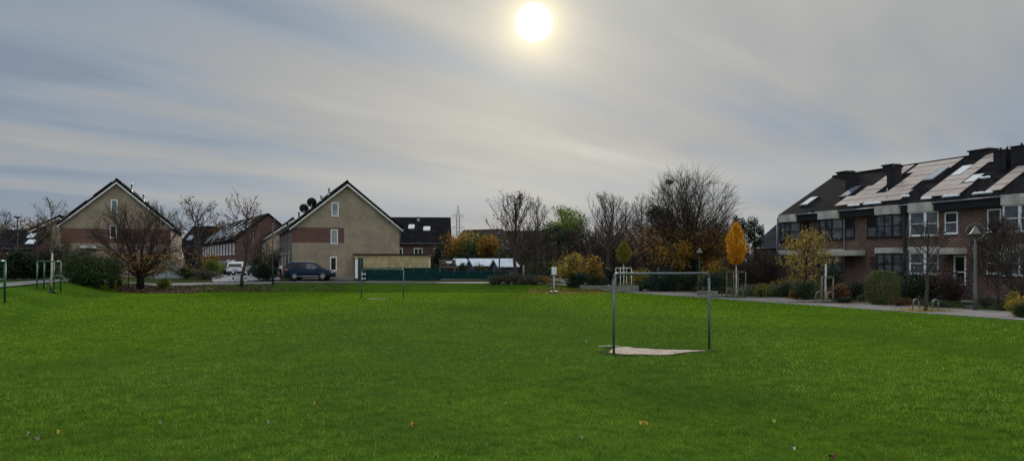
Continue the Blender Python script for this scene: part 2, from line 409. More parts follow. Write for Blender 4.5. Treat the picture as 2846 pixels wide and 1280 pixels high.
def grow(seed, H, Rr, tr, clear, nprim=14, n2=8, n3=6, a0=(35, 60), up=0.10, wob=0.10, vase=False, twr=0.010, lean=0.0, low=None, fork=0.0):
    """returns trunk MB, twig MB, twig tip points; the envelope keeps the crown's outline"""
    rng = np.random.default_rng(seed)
    T = MB(); W = MB(); tips = []
    cz = (clear+H)/2; env = (cz, Rr, (H-clear)/2*1.02)
    if vase:
        th = clear+0.06*H
        tp = [Vector((0, 0, -0.1)), Vector((0.02, 0, th*0.5)), Vector((0, 0.02, th))]; T.tube(tp, [tr*1.25, tr, tr*0.9], 8)
        starts = [(Vector((0, 0, clear*0.7+(th-clear*0.7)*rng.random())), 0.42) for _ in range(nprim)]
    else:
        th = H*0.93; k = 7
        tp = []; q = Vector((0, 0, -0.1)); off = Vector((0, 0, 0))
        rs = []
        for i in range(k+1):
            z = -0.1+(th+0.1)*i/k; off += Vector((rng.normal()*0.012*H, rng.normal()*0.012*H, 0)) if i > 1 else Vector((0, 0, 0))
            tp.append(Vector((off.x+lean*z, off.y, z))); rs.append(max(twr*1.3, tr*(1.2 if i == 0 else 1.0)*(1-i/k)**0.75+twr))
        T.tube(tp, rs, 8)
        starts = []
        for i in range(nprim):
            z = clear+(th-clear)*((i+0.5*rng.random())/nprim)*0.88
            fi = min(k-1e-3, (z+0.1)/(th+0.1)*k); j = int(fi); p = tp[j].lerp(tp[j+1], fi-j); starts.append((p, 0.55*(1-z/H)+0.25))
    for i, (p, rf) in enumerate(starts):
        az = i*2.39996+rng.normal()*0.3
        if vase: an = R(6+72*((i+0.5)/nprim)**0.8+rng.normal()*3)
        else: an = R(a0[0]+(a0[1]-a0[0])*(1-i/len(starts))+rng.normal()*6)
        d = Vector((math.sin(an)*math.cos(az), math.sin(an)*math.sin(az), math.cos(an)))
        L = reach(p, d, env)*((0.88+0.12*rng.random()) if vase else (0.8+0.18*rng.random()))
        r0 = tr*rf*(0.5 if vase else 0.62); r0 = max(r0, twr*1.6)
        pts, rs = polyline(p, d, L, 5, rng, wob, up*0.5, r0, twr*1.1)
        T.tube(pts, rs, 5, cap=False)
        m2 = n2 if vase else max(2, int(round(n2*min(1, L/(0.55*Rr+0.4)))))
        for j in range(m2):
            f = 0.22+0.75*(j+rng.random()*0.6)/m2; fi = f*5; s = min(4, int(fi)); q = pts[s].lerp(pts[s+1], fi-s)
            dd = (pts[s+1]-pts[s]); 
            if dd.length < 1e-4: continue
            dd.normalize(); sd_ = dd.cross(Vector(rng.normal(size=3))).normalized()
            sp = R(28+22*rng.random()); d2 = (dd*math.cos(sp)+sd_*math.sin(sp)+Vector((0, 0, up))).normalized()
            L2 = L*(0.42-0.20*f)*(0.7+0.6*rng.random())
            r2 = max(twr*1.1, (rs[s])*0.45)
            p2, s2 = polyline(q, d2, L2, 3, rng, wob*1.2, up*0.6, r2, twr*0.8)
            p2, s2 = trunc(p2, s2, env, 0.90+0.18*rng.random())
            (T if r2 > 0.03 else W).tube(p2, s2, 3, cap=False, smooth=False)
            ns2 = len(p2)-1; m3 = n3 if vase else max(1, int(round(n3*min(1, L2/(0.22*Rr+0.15)))))
            for m in range(m3):
                f3 = 0.15+0.85*(m+rng.random())/m3; fi = min(ns2-0.001, f3*ns2); s3 = int(fi); q3 = p2[s3].lerp(p2[s3+1], fi-s3)
                dd3 = (p2[s3+1]-p2[s3])
                if dd3.length < 1e-4: continue
                dd3.normalize(); sd3 = dd3.cross(Vector(rng.normal(size=3))).normalized()
                sp = R(22+28*rng.random()); d3 = (dd3*math.cos(sp)+sd3*math.sin(sp)+Vector((0, 0, up))).normalized()
                L3 = L2*(0.35+0.35*rng.random())
                p3, s3_ = polyline(q3, d3, L3, 2, rng, wob, up*0.5, twr, twr*0.45)
                W.tube(p3, s3_, 3, cap=False, smooth=False); tips += [p3[1], p3[2]] if (vase or L > 0.5*Rr or rng.random() < 0.35) else []
    return T, W, tips, rng
def tree(xs, Y, top, Rr, label, seed, name='bare_tree', cat='tree', group=None, leaf=None, leafn=0, leafs=0.14, leafcond=None, tr=0.14, clear=2.0, wood=None, tw=None, jit=0.15, **k):
    p = gxz(xs, Y); H = ztop(top, Y)-p.z
    o = thing(name, label, cat, p, 0, group)
    T, W, tips, rng = grow(seed, H, Rr, tr, clear, **k)
    T.build('trunk', wood or bark, o)
    tw_o = W.build('twigs', tw or twigs, o)
    if leaf and leafn:
        P = np.array([tuple(t) for t in tips])
        if leafcond is not None: P = P[leafcond(P, H, Rr)]
        if len(P):
            idx = rng.choice(len(P), leafn); Q = P[idx]+rng.normal(size=(leafn, 3))*jit
            MB().quads(leaf_quads(Q, leafs, rng)).build('leaves', leaf, o)
    return o
def leafy(xs, Y, top, Rr, label, seed, m, name='tree', group=None, clear=1.5, n=5000, size=0.22, k=12, s=0.5, tr=0.16, ry=None, cat='tree', wood=None, surf=0.5, base=None):
    """tree with a full crown: trunk with limbs inside an uneven crown of leaf clumps"""
    p = gxz(xs, Y); H = ztop(top, Y)-p.z; rng = np.random.default_rng(seed)
    o = thing(name, label, cat, p, 0, group)
    T, W, tips, _ = grow(seed+1, H*0.95, Rr*0.85, tr, clear, nprim=10, n2=5, n3=2, twr=0.012)
    T.v += []; T.build('trunk', wood or bark, o)
    cz = (clear+H)/2
    lumps = crown_lumps(0, 0, cz, Rr, ry or Rr, (H-clear)/2, k, rng, s)
    P = lump_points(lumps, n, rng, surf, zmin=clear*0.8)
    MB().quads(leaf_quads(P, size, rng)).build('crown', m, o)
    return o
def bush(xs, Y, w, h, label, seed, m, name='shrub', group=None, d=None, n=2500, size=0.12, k=7, stems=10, cat='shrub', surf=0.5, s=0.5, zoff=0.0, wood=None, z0=None):
    p = gxz(xs, Y); rng = np.random.default_rng(seed); d = d or w*0.7
    if z0 is not None: p.z = z0
    o = thing(name, label, cat, p, 0, group)
    W = MB()
    for i in range(stems):
        az = rng.random()*2*PI; q = Vector((math.cos(az)*w*0.40*rng.random(), math.sin(az)*d*0.40*rng.random(), h*(0.6+0.3*rng.random())))
        W.tube([(q.x*0.2, q.y*0.2, -0.05), (q.x*0.6, q.y*0.6, q.z*0.5), q], [0.03, 0.02, 0.008], 4, cap=False)
    W.build('stems', wood or bark, o)
    lumps = [(0, 0, h*0.42, w*0.42, d*0.42, h*0.45)]+crown_lumps(0, 0, h*0.48, w*0.5, d*0.5, h*0.46, k, rng, s)
    P = lump_points(lumps, n, rng, surf); P[:, 2] += zoff
    P[:, 2] = np.minimum(P[:, 2], h*1.02)
    MB().quads(leaf_quads(P, size, rng)).build('foliage', m, o)
    return o

# ------------------------------------------------------------------ ground, field, paths
def ground():
    xs = np.concatenate([[-2500, -1200, -600, -350, -220, -150, -120], np.arange(-100, 101, 1.0), [120, 150, 220, 350, 600, 1200, 2500]])
    ys = np.concatenate([[-400, -150, -60, -20, 0], np.arange(6, 131, 1.0), [140, 160, 200, 280, 400, 650, 1100, 2200, 4000]])
    v = [(x, y, gz(x, y)) for y in ys for x in xs]; nx = len(xs)
    f = [(j*nx+i, j*nx+i+1, (j+1)*nx+i+1, (j+1)*nx+i) for j in range(len(ys)-1) for i in range(nx-1)]
    m = bpy.data.materials.new('field_soil_and_turf'); m.use_nodes = True; t = m.node_tree; L = t.links; p = t.nodes['Principled BSDF']
    tc = N(t, 'ShaderNodeTexCoord'); pos = tc.outputs['Object']
    n1 = N(t, 'ShaderNodeTexNoise', Scale=0.14, Detail=5.0, Roughness=0.6); L.new(pos, n1.inputs['Vector'])
    n2 = N(t, 'ShaderNodeTexNoise', Scale=6.0, Detail=6.0, Roughness=0.7); L.new(pos, n2.inputs['Vector'])
    a = mixc(t, maprange(t, n1.outputs[0], 0.35, 0.65), (0.034, 0.074, 0.007), (0.052, 0.108, 0.010))
    a = mixc(t, maprange(t, n2.outputs[0], 0.4, 0.75, 0.0, 0.6), a, (0.016, 0.028, 0.007))
    sp = N(t, 'ShaderNodeSeparateXYZ'); L.new(pos, sp.inputs[0])
    far = maprange(t, sp.outputs[1], 71, 76)
    n3 = N(t, 'ShaderNodeTexNoise', Scale=0.6, Detail=6.0, Roughness=0.7); L.new(pos, n3.inputs['Vector'])
    soil = mixc(t, maprange(t, n3.outputs[0], 0.35, 0.65), (0.045, 0.038, 0.022), (0.04, 0.055, 0.018))
    # gardens on the right of the path
    side = mathn(t, 'ADD', mathn(t, 'MULTIPLY', sp.outputs[0], 0.946), mathn(t, 'MULTIPLY', sp.outputs[1], 0.324))
    gard = maprange(t, side, 35.0, 36.0)
    a = mixc(t, mathn(t, 'MAXIMUM', far, gard), a, soil)
    L.new(a, p.inputs['Base Color']); p.inputs['Roughness'].default_value = 1.0; p.inputs['Specular IOR Level'].default_value = 0.0
    o = MB(); o.v = v; o.f = f; o.sm = [True]*len(f); o = o.build('ground', m); tag(o, kind='structure')
ground()

# right path: near edge runs from (10.8,61.3) to (20.7,32)
PN = Vector((0.324, -0.946)); PQ = Vector((0.946, 0.324))       # along (towards camera), across
PA = Vector((10.6, 61.3))
def ribbon(pts, w, name, m, off, lift=0.0, kerb=0.0, kind='structure', step=1.0, taper=None):
    """a paved strip along a centre line that follows the ground; kerb is the height of edging stones"""
    pts = [Vector(p) for p in pts]; cl = []
    for a, b in zip(pts[:-1], pts[1:]):
        n = max(1, int((b-a).length/step))
        for i in range(n): cl.append(a.lerp(b, i/n))
    cl.append(pts[-1]); mb = MB(); k1 = MB(); vs = []; nw = max(2, int(w/0.8)+1)
    for i, c in enumerate(cl):
        d = (cl[min(i+1, len(cl)-1)]-cl[max(0, i-1)]).normalized(); nn = Vector((-d.y, d.x))
        for j in range(nw):
            q = c+nn*(w*(j/(nw-1)-0.5)); vs.append((q.x, q.y, gz(q.x, q.y)+off))
    fs = [(i*nw+j, i*nw+j+1, (i+1)*nw+j+1, (i+1)*nw+j) for i in range(len(cl)-1) for j in range(nw-1)]
    fs = [tuple(reversed(f)) for f in fs]
    mb.add(vs, fs); o = mb.build(name, m); tag(o, kind=kind)
    if kerb:
        for sgn in (-1, 1):
            prev = None; vs = []; 
            for i, c in enumerate(cl):
                d = (cl[min(i+1, len(cl)-1)]-cl[max(0, i-1)]).normalized(); nn = Vector((-d.y, d.x))
                qa = c+nn*sgn*(w/2); qb = c+nn*sgn*(w/2+0.10)
                za = gz(qa.x, qa.y)+off
                vs += [(qa.x, qa.y, za-0.05), (qa.x, qa.y, za+kerb), (qb.x, qb.y, za+kerb), (qb.x, qb.y, za-0.10)]
            fs = []
            for i in range(len(cl)-1):
                for j in range(3): a = i*4+j; fs.append((a, a+1, a+5, a+4))
            k1.add(vs, fs)
        kk = k1.build('kerb', kerbm, o)
    return o
def at(a, b):            # a metres along the right path's near edge, b metres across
    q = PA+PN*a+PQ*b; return (q.x, q.y)
ribbon([at(-26, 1.7), at(-16, 1.9), at(0, 2.1), at(20, 2.2), at(33, 2.3), at(60, 2.3)], 4.3, 'garden_path', asphalt, 0.03, kerb=0.02)
# back path, a pale band in front of the fence and the houses
ribbon([(gx(1700, 72), 72), (gx(1560, 73.5), 73.5), (gx(1200, 73.8), 73.8), (gx(900, 74.2), 74.2), (gx(762, 74.2), 74.2)], 1.1, 'back_path', asphalt_l, 0.05)
ribbon([(gx(760, 73.6), 73.6), (gx(700, 73.5), 73.5), (gx(460, 72), 72), (gx(300, 70), 70), (gx(160, 63), 63), (gx(40, 52), 52), (gx(-120, 40), 40)], 2.3, 'back_path', asphalt_l, 0.045)
# side road between the two gabled rows
ribbon([(gx(690, 75.5), 75.3), (gx(668, 86), 86), (gx(655, 100), 100), (gx(640, 135), 135)], 6.0, 'side_road', road_m, 0.06, kerb=0.06)
ribbon([(gx(830, 77), 76.6), (gx(985, 77.6), 77.4)], 3.2, 'parking_bay', mat('parking_asphalt', (0.075, 0.078, 0.078), 0.9, 0.2, 1.0), 0.055)
ribbon([(gx(-60, 64), 64), (gx(60, 65), 65), (gx(150, 67), 67)], 5.0, 'forecourt', asphalt_l, 0.065)

SAND = [(-8.85, 52.4, 0.95, 0.55, 0.0)]
def patch(cx, cy, rx, ry, rot, name, m, off, seed, wob=0.16, kind='structure'):
    rng = np.random.default_rng(seed); n = 64; ph = rng.random(8)*6.28; vs = [(cx, cy, gz(cx, cy)+off)]
    for i in range(n):
        t = 2*PI*i/n; r = 1+sum(wob/(k+1)*math.sin((k+2)*t+ph[k]) for k in range(7))
        x = rx*r*math.cos(t); y = ry*r*math.sin(t); X = cx+x*math.cos(rot)-y*math.sin(rot); Y = cy+x*math.sin(rot)+y*math.cos(rot)
        vs.append((X, Y, gz(X, Y)+off))
    o = MB().add(vs, [(0, i+1, (i+1) % n+1) for i in range(n)]).build(name, m); tag(o, kind=kind); return o
def gpt(xs, ys): Y = FS*HC/(ys-HOR); return (gx(xs, Y), Y)
SANDP = [gpt(*q) for q in ((1692, 980), (1700, 972), (1716, 966), (1740, 964), (1768, 968), (1800, 970), (1850, 972.5), (1910, 973.5), (1968, 975), (1930, 978), (1896, 981), (1868, 986), (1835, 987.5), (1790, 986), (1745, 986), (1712, 984))]
MUDP = [gpt(*q) for q in ((1658, 981), (1672, 974), (1700, 965), (1742, 961), (1800, 966), (1860, 969), (1940, 970), (2006, 973), (1990, 977), (1940, 980), (1900, 984), (1868, 989), (1800, 990), (1720, 989), (1680, 985))]
def polypatch(P, name, m, off, seed, jit):
    rng = np.random.default_rng(seed); pts = []
    for i in range(len(P)):
        a = Vector(P[i]); b = Vector(P[(i+1) % len(P)])
        for k in range(6): q = a.lerp(b, k/6)+Vector(rng.normal(size=2)*jit); pts.append((q.x, q.y, gz(q.x, q.y)+off))
    c = sum((Vector(p) for p in pts), Vector())/len(pts)
    tag(MB().add([tuple(c)]+pts, [(0, i+1, (i+1) % len(pts)+1) for i in range(len(pts))]).build(name, m), kind='structure')
polypatch(MUDP, 'bare_mud', mudm, 0.012, 3, 0.018)
polypatch(SANDP, 'goalmouth_sand', sandm, 0.022, 5, 0.012)
def inpoly(X, Y, P):
    r = np.zeros(len(X), bool); j = len(P)-1
    for i in range(len(P)):
        xi, yi = P[i]; xj, yj = P[j]; r ^= ((yi > Y) != (yj > Y)) & (X < (xj-xi)*(Y-yi)/(yj-yi+1e-12)+xi); j = i
    return r
patch(-8.85, 52.3, 1.25, 0.65, 0, 'bare_mud', mudm, 0.012, 7)
patch(-8.95, 52.2, 0.75, 0.32, 0, 'goalmouth_sand', sandm, 0.022, 9)
water = mat('puddle_water', (0.55, 0.57, 0.50), 0.06, 0.1, 1.0, spec=1.0)  # reflected sky painted in as a whitish base colour
o = patch(2.66, 21.75, 0.27, 0.13, R(0), 'puddle', water, 0.032, 11, 0.2)

def grass():
    rng = np.random.default_rng(7)
    def field(X, Y):
        a = X/np.maximum(Y, 1)
        lim = np.interp(a, [-0.75, -0.647, -0.58, -0.50, -0.45, 1], [20, 25, 40, 58, 63, 63])
        s = (X-PA.x)*PQ.x+(Y-PA.y)*PQ.y
        ok = (Y < np.where(a < -0.5, lim+11.5, np.where(a < 0.03, 71.6, 70))) & (s < -0.05)
        for cx, cy, rx, ry, rot in SAND:
            dx = X-cx; dy = Y-cy; u = (dx*math.cos(rot)+dy*math.sin(rot))/rx; w = (-dx*math.sin(rot)+dy*math.cos(rot))/ry
            ok &= (u*u+w*w) > 1.15-0.95*rng.random(len(X))**1.6
        jx = rng.normal(size=len(X))*0.05; jy = rng.normal(size=len(X))*0.05
        ok &= ~(inpoly(X+jx, Y+jy, SANDP)) & ~(inpoly(X, Y, MUDP) & (rng.random(len(X)) < 0.55))
        return ok
    out = []; hue = []
    for y0, y1, dens, bw, bh in ((7.0, 11, 1900, 0.008, 0.050), (11, 16, 1300, 0.010, 0.050), (16, 24, 620, 0.014, 0.050), (24, 38, 260, 0.024, 0.050), (38, 74, 90, 0.042, 0.050)):
        A = (y1-y0)*(y1+y0)*0.72; n = int(A*dens)
        rw = np.random.default_rng(99)
        Y = np.sqrt(rng.random(n)*(y1**2-y0**2)+y0**2); X = (rng.random(n)*2-1)*0.72*Y
        # tufts: taller and denser here, thin and flat there
        pat = np.zeros(n)
        for fr, am in ((2.3, 0.25), (5.1, 0.5), (11.3, 0.9), (23.0, 1.0)):
            for _ in range(3):
                q = rw.random()*PI; pat += am*np.sin((X*math.cos(q)+Y*math.sin(q))*fr*(0.8+0.4*rw.random())+rw.random()*6.28+1.2*np.sin((X*math.sin(q)-Y*math.cos(q))*fr*0.45))
        pat = np.clip(pat/1.9, -1, 1)
        k = field(X, Y) & (rng.random(n) < 0.66+0.34*pat); X = X[k]; Y = Y[k]; n = len(X); pat = pat[k]
        Z = np.zeros(n)
        i = Y > 20
        Z[i] = [gz(a, b) for a, b in zip(X[i], Y[i])]
        az = rng.random(n)*2*PI; h = bh*(0.5+0.9*rng.random(n))*(1+0.42*pat); ln = h*(0.2+0.9*rng.random(n)); w = bw*(0.6+0.8*rng.random(n))
        ca, sa = np.cos(az), np.sin(az); laz = rng.random(n)*2*PI
        B0 = np.stack([X-ca*w/2, Y-sa*w/2, Z], 1); B1 = np.stack([X+ca*w/2, Y+sa*w/2, Z], 1)
        T = np.stack([X+np.cos(laz)*ln, Y+np.sin(laz)*ln, Z+h], 1)
        out.append(np.stack([B0, B1, T], 1))
    V = np.concatenate(out); n = len(V)
    me = bpy.data.meshes.new('grass'); me.vertices.add(n*3); me.vertices.foreach_set('co', V.reshape(-1).astype(np.float32))
    me.loops.add(n*3); me.loops.foreach_set('vertex_index', np.arange(n*3, dtype=np.int32))
    me.polygons.add(n); me.polygons.foreach_set('loop_start', np.arange(0, n*3, 3, dtype=np.int32))
    me.update(calc_edges=True)
    m = bpy.data.materials.new('lawn_blades'); m.use_nodes = True; t = m.node_tree; L = t.links; p = t.nodes['Principled BSDF']
    g = N(t, 'ShaderNodeNewGeometry'); tc = N(t, 'ShaderNodeTexCoord'); pos = tc.outputs['Object']
    def ns(s, d, off=(0, 0, 0), sc=(1, 1, 1)):
        mp = N(t, 'ShaderNodeMapping'); mp.inputs['Location'].default_value = off; mp.inputs['Scale'].default_value = sc; L.new(pos, mp.inputs[0])
        q = N(t, 'ShaderNodeTexNoise', Scale=s, Detail=d, Roughness=0.55); L.new(mp.outputs[0], q.inputs['Vector']); return q.outputs[0]
    r = N(t, 'ShaderNodeValToRGB'); L.new(g.outputs['Random Per Island'], r.inputs[0]); e = r.color_ramp.elements
    e[0].position = 0; e[0].color = (0.060, 0.130, 0.010, 1); e[1].position = 1.0; e[1].color = (0.46, 0.54, 0.13, 1)
    q = e.new(0.5); q.color = (0.140, 0.268, 0.022, 1); q = e.new(0.86); q.color = (0.205, 0.350, 0.034, 1)
    patchy = maprange(t, ns(0.11, 4), 0.38, 0.62); small = maprange(t, ns(1.6, 6, (5, 3, 0)), 0.42, 0.66)
    c = mixc(t, mathn(t, 'MULTIPLY', patchy, 0.55), r.outputs[0], (0.150, 0.265, 0.012))
    c = mixc(t, maprange(t, ns(0.23, 5, (3, 7, 0), (1, 0.5, 1)), 0.45, 0.7, 0.0, 0.6), c, (0.060, 0.120, 0.018))
    c = mixc(t, mathn(t, 'MULTIPLY', small, 0.45), c, (0.028, 0.062, 0.012))
    c = mixc(t, maprange(t, ns(5.0, 4, (1, 8, 0)), 0.56, 0.70, 0.0, 0.45), c, (0.018, 0.036, 0.010))
    c = mixc(t, maprange(t, ns(3.2, 4, (11, 3, 0)), 0.58, 0.72, 0.0, 0.5), c, (0.17, 0.25, 0.04))
    # worn, greyer turf around the goals and between them
    sp = N(t, 'ShaderNodeSeparateXYZ'); L.new(pos, sp.inputs[0])
    u = mathn(t, 'DIVIDE', mathn(t, 'SUBTRACT', sp.outputs[0], -1.5), 9.0); w = mathn(t, 'DIVIDE', mathn(t, 'SUBTRACT', sp.outputs[1], 30), 22.0)
    wd = mathn(t, 'SQRT', mathn(t, 'ADD', mathn(t, 'MULTIPLY', u, u), mathn(t, 'MULTIPLY', w, w)))
    worn = mathn(t, 'MULTIPLY', maprange(t, wd, 0.4, 1.35, 1.0, 0.0), maprange(t, ns(0.35, 4, (9, 2, 0)), 0.3, 0.6, 0.5, 1.0))
    c = mixc(t, mathn(t, 'MULTIPLY', worn, 0.5), c, (0.090, 0.135, 0.042))
    ylw = mathn(t, 'MULTIPLY', mathn(t, 'MULTIPLY', maprange(t, sp.outputs[1], 26.0, 44.0), mathn(t, 'SUBTRACT', 1.0, worn)), 0.4)
    c = mixc(t, ylw, c, (0.19, 0.33, 0.008))
    bank = maprange(t, sp.outputs[1], 62.0, 65.5)
    c = mixc(t, mathn(t, 'MULTIPLY', bank, 0.75), c, (0.032, 0.055, 0.012))
    L.new(c, p.inputs['Base Color']); p.inputs['Roughness'].default_value = 0.9; p.inputs['Specular IOR Level'].default_value = 0.03
    tr = N(t, 'ShaderNodeBsdfTranslucent'); L.new(c, tr.inputs[0]); mx = N(t, 'ShaderNodeMixShader'); mx.inputs[0].default_value = 0.35
    L.new(p.outputs[0], mx.inputs[1]); L.new(tr.outputs[0], mx.inputs[2]); L.new(mx.outputs[0], t.nodes['Material Output'].inputs[0])
    me.materials.append(m); o = bpy.data.objects.new('grass', me); col.objects.link(o)
    tag(o, 'short bright green grass covering the whole playing field', 'grass', kind='stuff')
grass()

def litter(name, label, pts, m, size, rng_seed, zoff=0.05, hj=0.04):
    rng = np.random.default_rng(rng_seed); P = np.array([(x, y, gz(x, y)+zoff+abs(rng.normal())*hj) for x, y in pts])
    o = MB().quads(leaf_quads(P, size, rng, flat=0.55)).build(name, m); tag(o, label, 'fallen leaves', kind='stuff'); return o
rg = np.random.default_rng(50)
def region(n, xs0, xs1, Y0, Y1, pw=1.0):
    Y = Y0+(Y1-Y0)*rg.random(n)**pw; xs = xs0+(xs1-xs0)*rg.random(n); return [(gx(a, b), b) for a, b in zip(xs, Y)]
litter('fallen_leaves', 'brown fallen leaves covering the bed under the spreading bare tree on the left', region(7500, 325, 545, 61.8, 70.5)+region(1900, 545, 760, 64, 72.0)+region(500, 760, 960, 66, 72.5), L_litter, 0.17, 1)
litter('fallen_leaves', 'yellow and orange fallen leaves on the grass around the staked sapling with the white box', region(1500, 1470, 1680, 60, 70.5)+region(350, 1380, 1750, 50, 66), L_gold, 0.13, 2, 0.055, 0.02)
ptl = []
for i in range(4200):
    q = PA+PN*(-22+rg.random()*46)+PQ*(4.4+abs(rg.normal())*0.7); ptl.append((q.x, q.y))
litter('fallen_leaves', 'orange brown leaf litter along the garden side of the right hand path', ptl, L_rust, 0.13, 3, 0.04, 0.03)
# ------------------------------------------------------------------ windows etc, local frame: wall in the plane y = y0, facing -y
def window(parent, x0, x1, z0, z1, y0=0.0, frame=white_frame, pane=glass, fw=0.07, bars=(), mull=(), sill=None, out=0.05, label=None, axis='y', blind=None):
    """frame ring proud of the wall with a pane set back in it. axis 'y': wall faces -y, 'x-': wall faces -x at x=y0"""
    def B(mb, a0, a1, d0, d1, c0, c1):
        if axis == 'y': mb.box(a0, a1, y0+d0, y0+d1, c0, c1)
        elif axis == 'x-': mb.box(y0+d0, y0+d1, a0, a1, c0, c1)
    f = MB(); fo = -out
    B(f, x0, x0+fw, fo, 0.02, z0, z1); B(f, x1-fw, x1, fo, 0.02, z0, z1)
    B(f, x0+fw, x1-fw, fo, 0.02, z0, z0+fw); B(f, x0+fw, x1-fw, fo, 0.02, z1-fw, z1)
    for b in bars: zz = z0+(z1-z0)*b; B(f, x0+fw, x1-fw, fo+0.004, 0.016, zz-fw*0.4, zz+fw*0.4)
    for b in mull: xx = x0+(x1-x0)*b; B(f, xx-fw*0.4, xx+fw*0.4, fo+0.008, 0.012, z0+fw, z1-fw)
    w = f.build('window', frame, parent)
    if label: w['label'] = label
    g = MB(); B(g, x0+fw*0.5, x1-fw*0.5, -out*0.35, 0.006, z0+fw*0.5, z1-fw*0.5); g.build('pane', pane, w)
    if blind: g = MB(); B(g, x0+fw*0.8, x1-fw*0.8, -out*0.5, -0.001, z0+(z1-z0)*blind[0], z0+(z1-z0)*blind[1]); g.build('curtain', blind[2], w)
    if sill: s = MB(); B(s, x0-0.05, x1+0.05, -0.12, -0.001, z0-0.05, z0-0.003); s.build('sill', sill, w)
    return w

RZ = R(19.5)                         # the whole estate is laid out on one skew grid
U = Vector((math.cos(RZ), math.sin(RZ), 0)); Vv = Vector((-math.sin(RZ), math.cos(RZ), 0))

def gable_row(name, label, X0, Y0, W, eave, ridge, depth, rz, group=None, wall=tan_brick, band=None, z0=None, overh=0.28, rt=roof_y, verge=white_trim, face_windows=None, side_units=None, extras=None, rx=0.5):
    """row of houses seen at its gable end: local x across the gable, y back along the row"""
    z = gz(X0, Y0) if z0 is None else z0
    o = thing(name, label, 'house', (X0, Y0, z), rz, group)
    e = eave-z; r = ridge-z; xm = W*rx
    mb = MB(); mb.prism([(0, -0.4), (W, -0.4), (W, e), (xm, r-0.02), (0, e)], 0, depth, 'y'); mb.build('wall', wall, o)
    # roof slabs
    t = 0.27; ro = MB()
    sl1 = (r-e)/xm; sl2 = (r-e)/(W-xm)
    a = (-overh, e-sl1*overh); c = (W+overh, e-sl2*overh)
    ro.prism([(a[0], a[1]+0.03), (xm, r+0.03), (xm, r+0.03+t*1.1), (a[0]-0.03, a[1]+0.03+t)], -0.30, depth+0.3, 'y')
    ro.prism([(xm+0.001, r+0.03), (c[0], c[1]+0.03), (c[0]+0.03, c[1]+0.03+t), (xm+0.001, r+0.03+t*1.1)], -0.30, depth+0.3, 'y')
    ro.tube([(xm, -0.32, r+0.03+t*1.05), (xm, depth+0.32, r+0.03+t*1.05)], 0.10, 8)
    rf = ro.build('roof', rt, o)
    # verge boards on the gable
    vb = MB(); d = 0.26
    vb.prism([(a[0], a[1]+0.03-d*0.6), (xm, r+0.03-d*0.75), (xm, r+0.025), (a[0], a[1]+0.025)], -0.345, -0.005, 'y')
    vb.prism([(xm+0.002, r+0.03-d*0.75), (c[0], c[1]+0.03-d*0.6), (c[0], c[1]+0.025), (xm+0.002, r+0.025)], -0.345, -0.005, 'y')
    vb.build('verge_board', verge, o)
    g = MB()
    for xx, zz in ((a[0]-0.07, a[1]+0.04), (c[0]+0.07, c[1]+0.04)): g.tube([(xx, -0.30, zz), (xx, depth+0.28, zz)], 0.07, 6)
    g.build('gutter', zinc, o)
    if band:
        mb = MB(); x0, x1, b0, b1 = band; mb.box(x0, x1, -0.012, 0.01, b0-z, b1-z); mb.build('brick_band', band_brick, o)
    return o, z

# ---- the tan gabled house in the middle
X0, Y0 = gx(812, 78), 78.0
h2, z2 = gable_row('row_house', 'tan brick gabled house with dark car parked before it', X0, Y0, 10.7, 6.0, 10.35, 22.5, RZ, band=(0.0, 5.05, 4.45, 5.95), group='tan brick gabled rows', z0=0.80, rx=0.5)
def gable_zx(o_x, o_y, xs, ys, rz=RZ):        # gable point of a photo pixel -> (local x, z)
    r = (xs-1423)/FS; s = (r*o_y-o_x)/(math.cos(rz)-r*math.sin(rz)); return s, HC-(ys-HOR)/FS*(o_y+s*math.sin(rz))
def gwin(o, z, ox, oy, xs0, xs1, ys0, ys1, **k):
    a, zt = gable_zx(ox, oy, xs0, ys0); b, zb = gable_zx(ox, oy, xs1, ys1)
    return window(o, a, b, zb-z, zt-z, **k)
gwin(h2, z2, X0, Y0, 921, 941, 562, 602, pane=glass_pale, frame=white_frame, fw=0.09)
gwin(h2, z2, X0, Y0, 919, 939, 637, 678, pane=glass_pale, frame=white_frame, fw=0.09)
gwin(h2, z2, X0, Y0, 917, 936, 713, 752, pane=glass_black, frame=white_frame, fw=0.10)
# left facade of this row (local -x side)
e2 = 6.0-z2
stone_frame = mat('dull_frame', (0.24, 0.23, 0.22), 0.7)
for k in range(4):
    y0 = 0.4+k*5.6
    for j, (a, b) in enumerate(((0.5, 1.3), (2.0, 2.8), (3.6, 4.4))):
        window(h2, y0+a, y0+b, 2.9, 4.5, y0=0.0, axis='x-', frame=stone_frame if j else dark_frame, pane=glass, fw=0.07)
    window(h2, y0+3.0, y0+4.3, 0.9, 2.2, y0=0.0, axis='x-', pane=glass_grey, fw=0.08)
    d = MB().box(-0.05, 0.02, y0+1.2, y0+2.2, 0.05, 2.15); d.build('door', mat('brown_door', (0.09, 0.045, 0.03), 0.6), h2)
    mb = MB().tube([(-0.10, y0-0.2, 0.0), (-0.10, y0-0.2, e2-0.15)], 0.05, 6); mb.build('drainpipe', zinc, h2)
    if k < 2: MB().box(-0.95, -0.005, y0+0.7, y0+2.8, 2.45, 2.55).build('door_canopy', stone_frame, h2)
MB().tube([(-0.12, 0.12, 0.0), (-0.12, 0.12, e2-0.1)], 0.05, 6).build('drainpipe', zinc, h2)
MB().tube([(10.7, -0.12, 3.6), (10.78, -0.12, e2)], 0.05, 6).build('drainpipe', zinc, h2)
def roofz(x, W, e, r): return e+(r-e)*(x/(W/2)) if x < W/2 else e+(r-e)*((W-x)/(W/2))
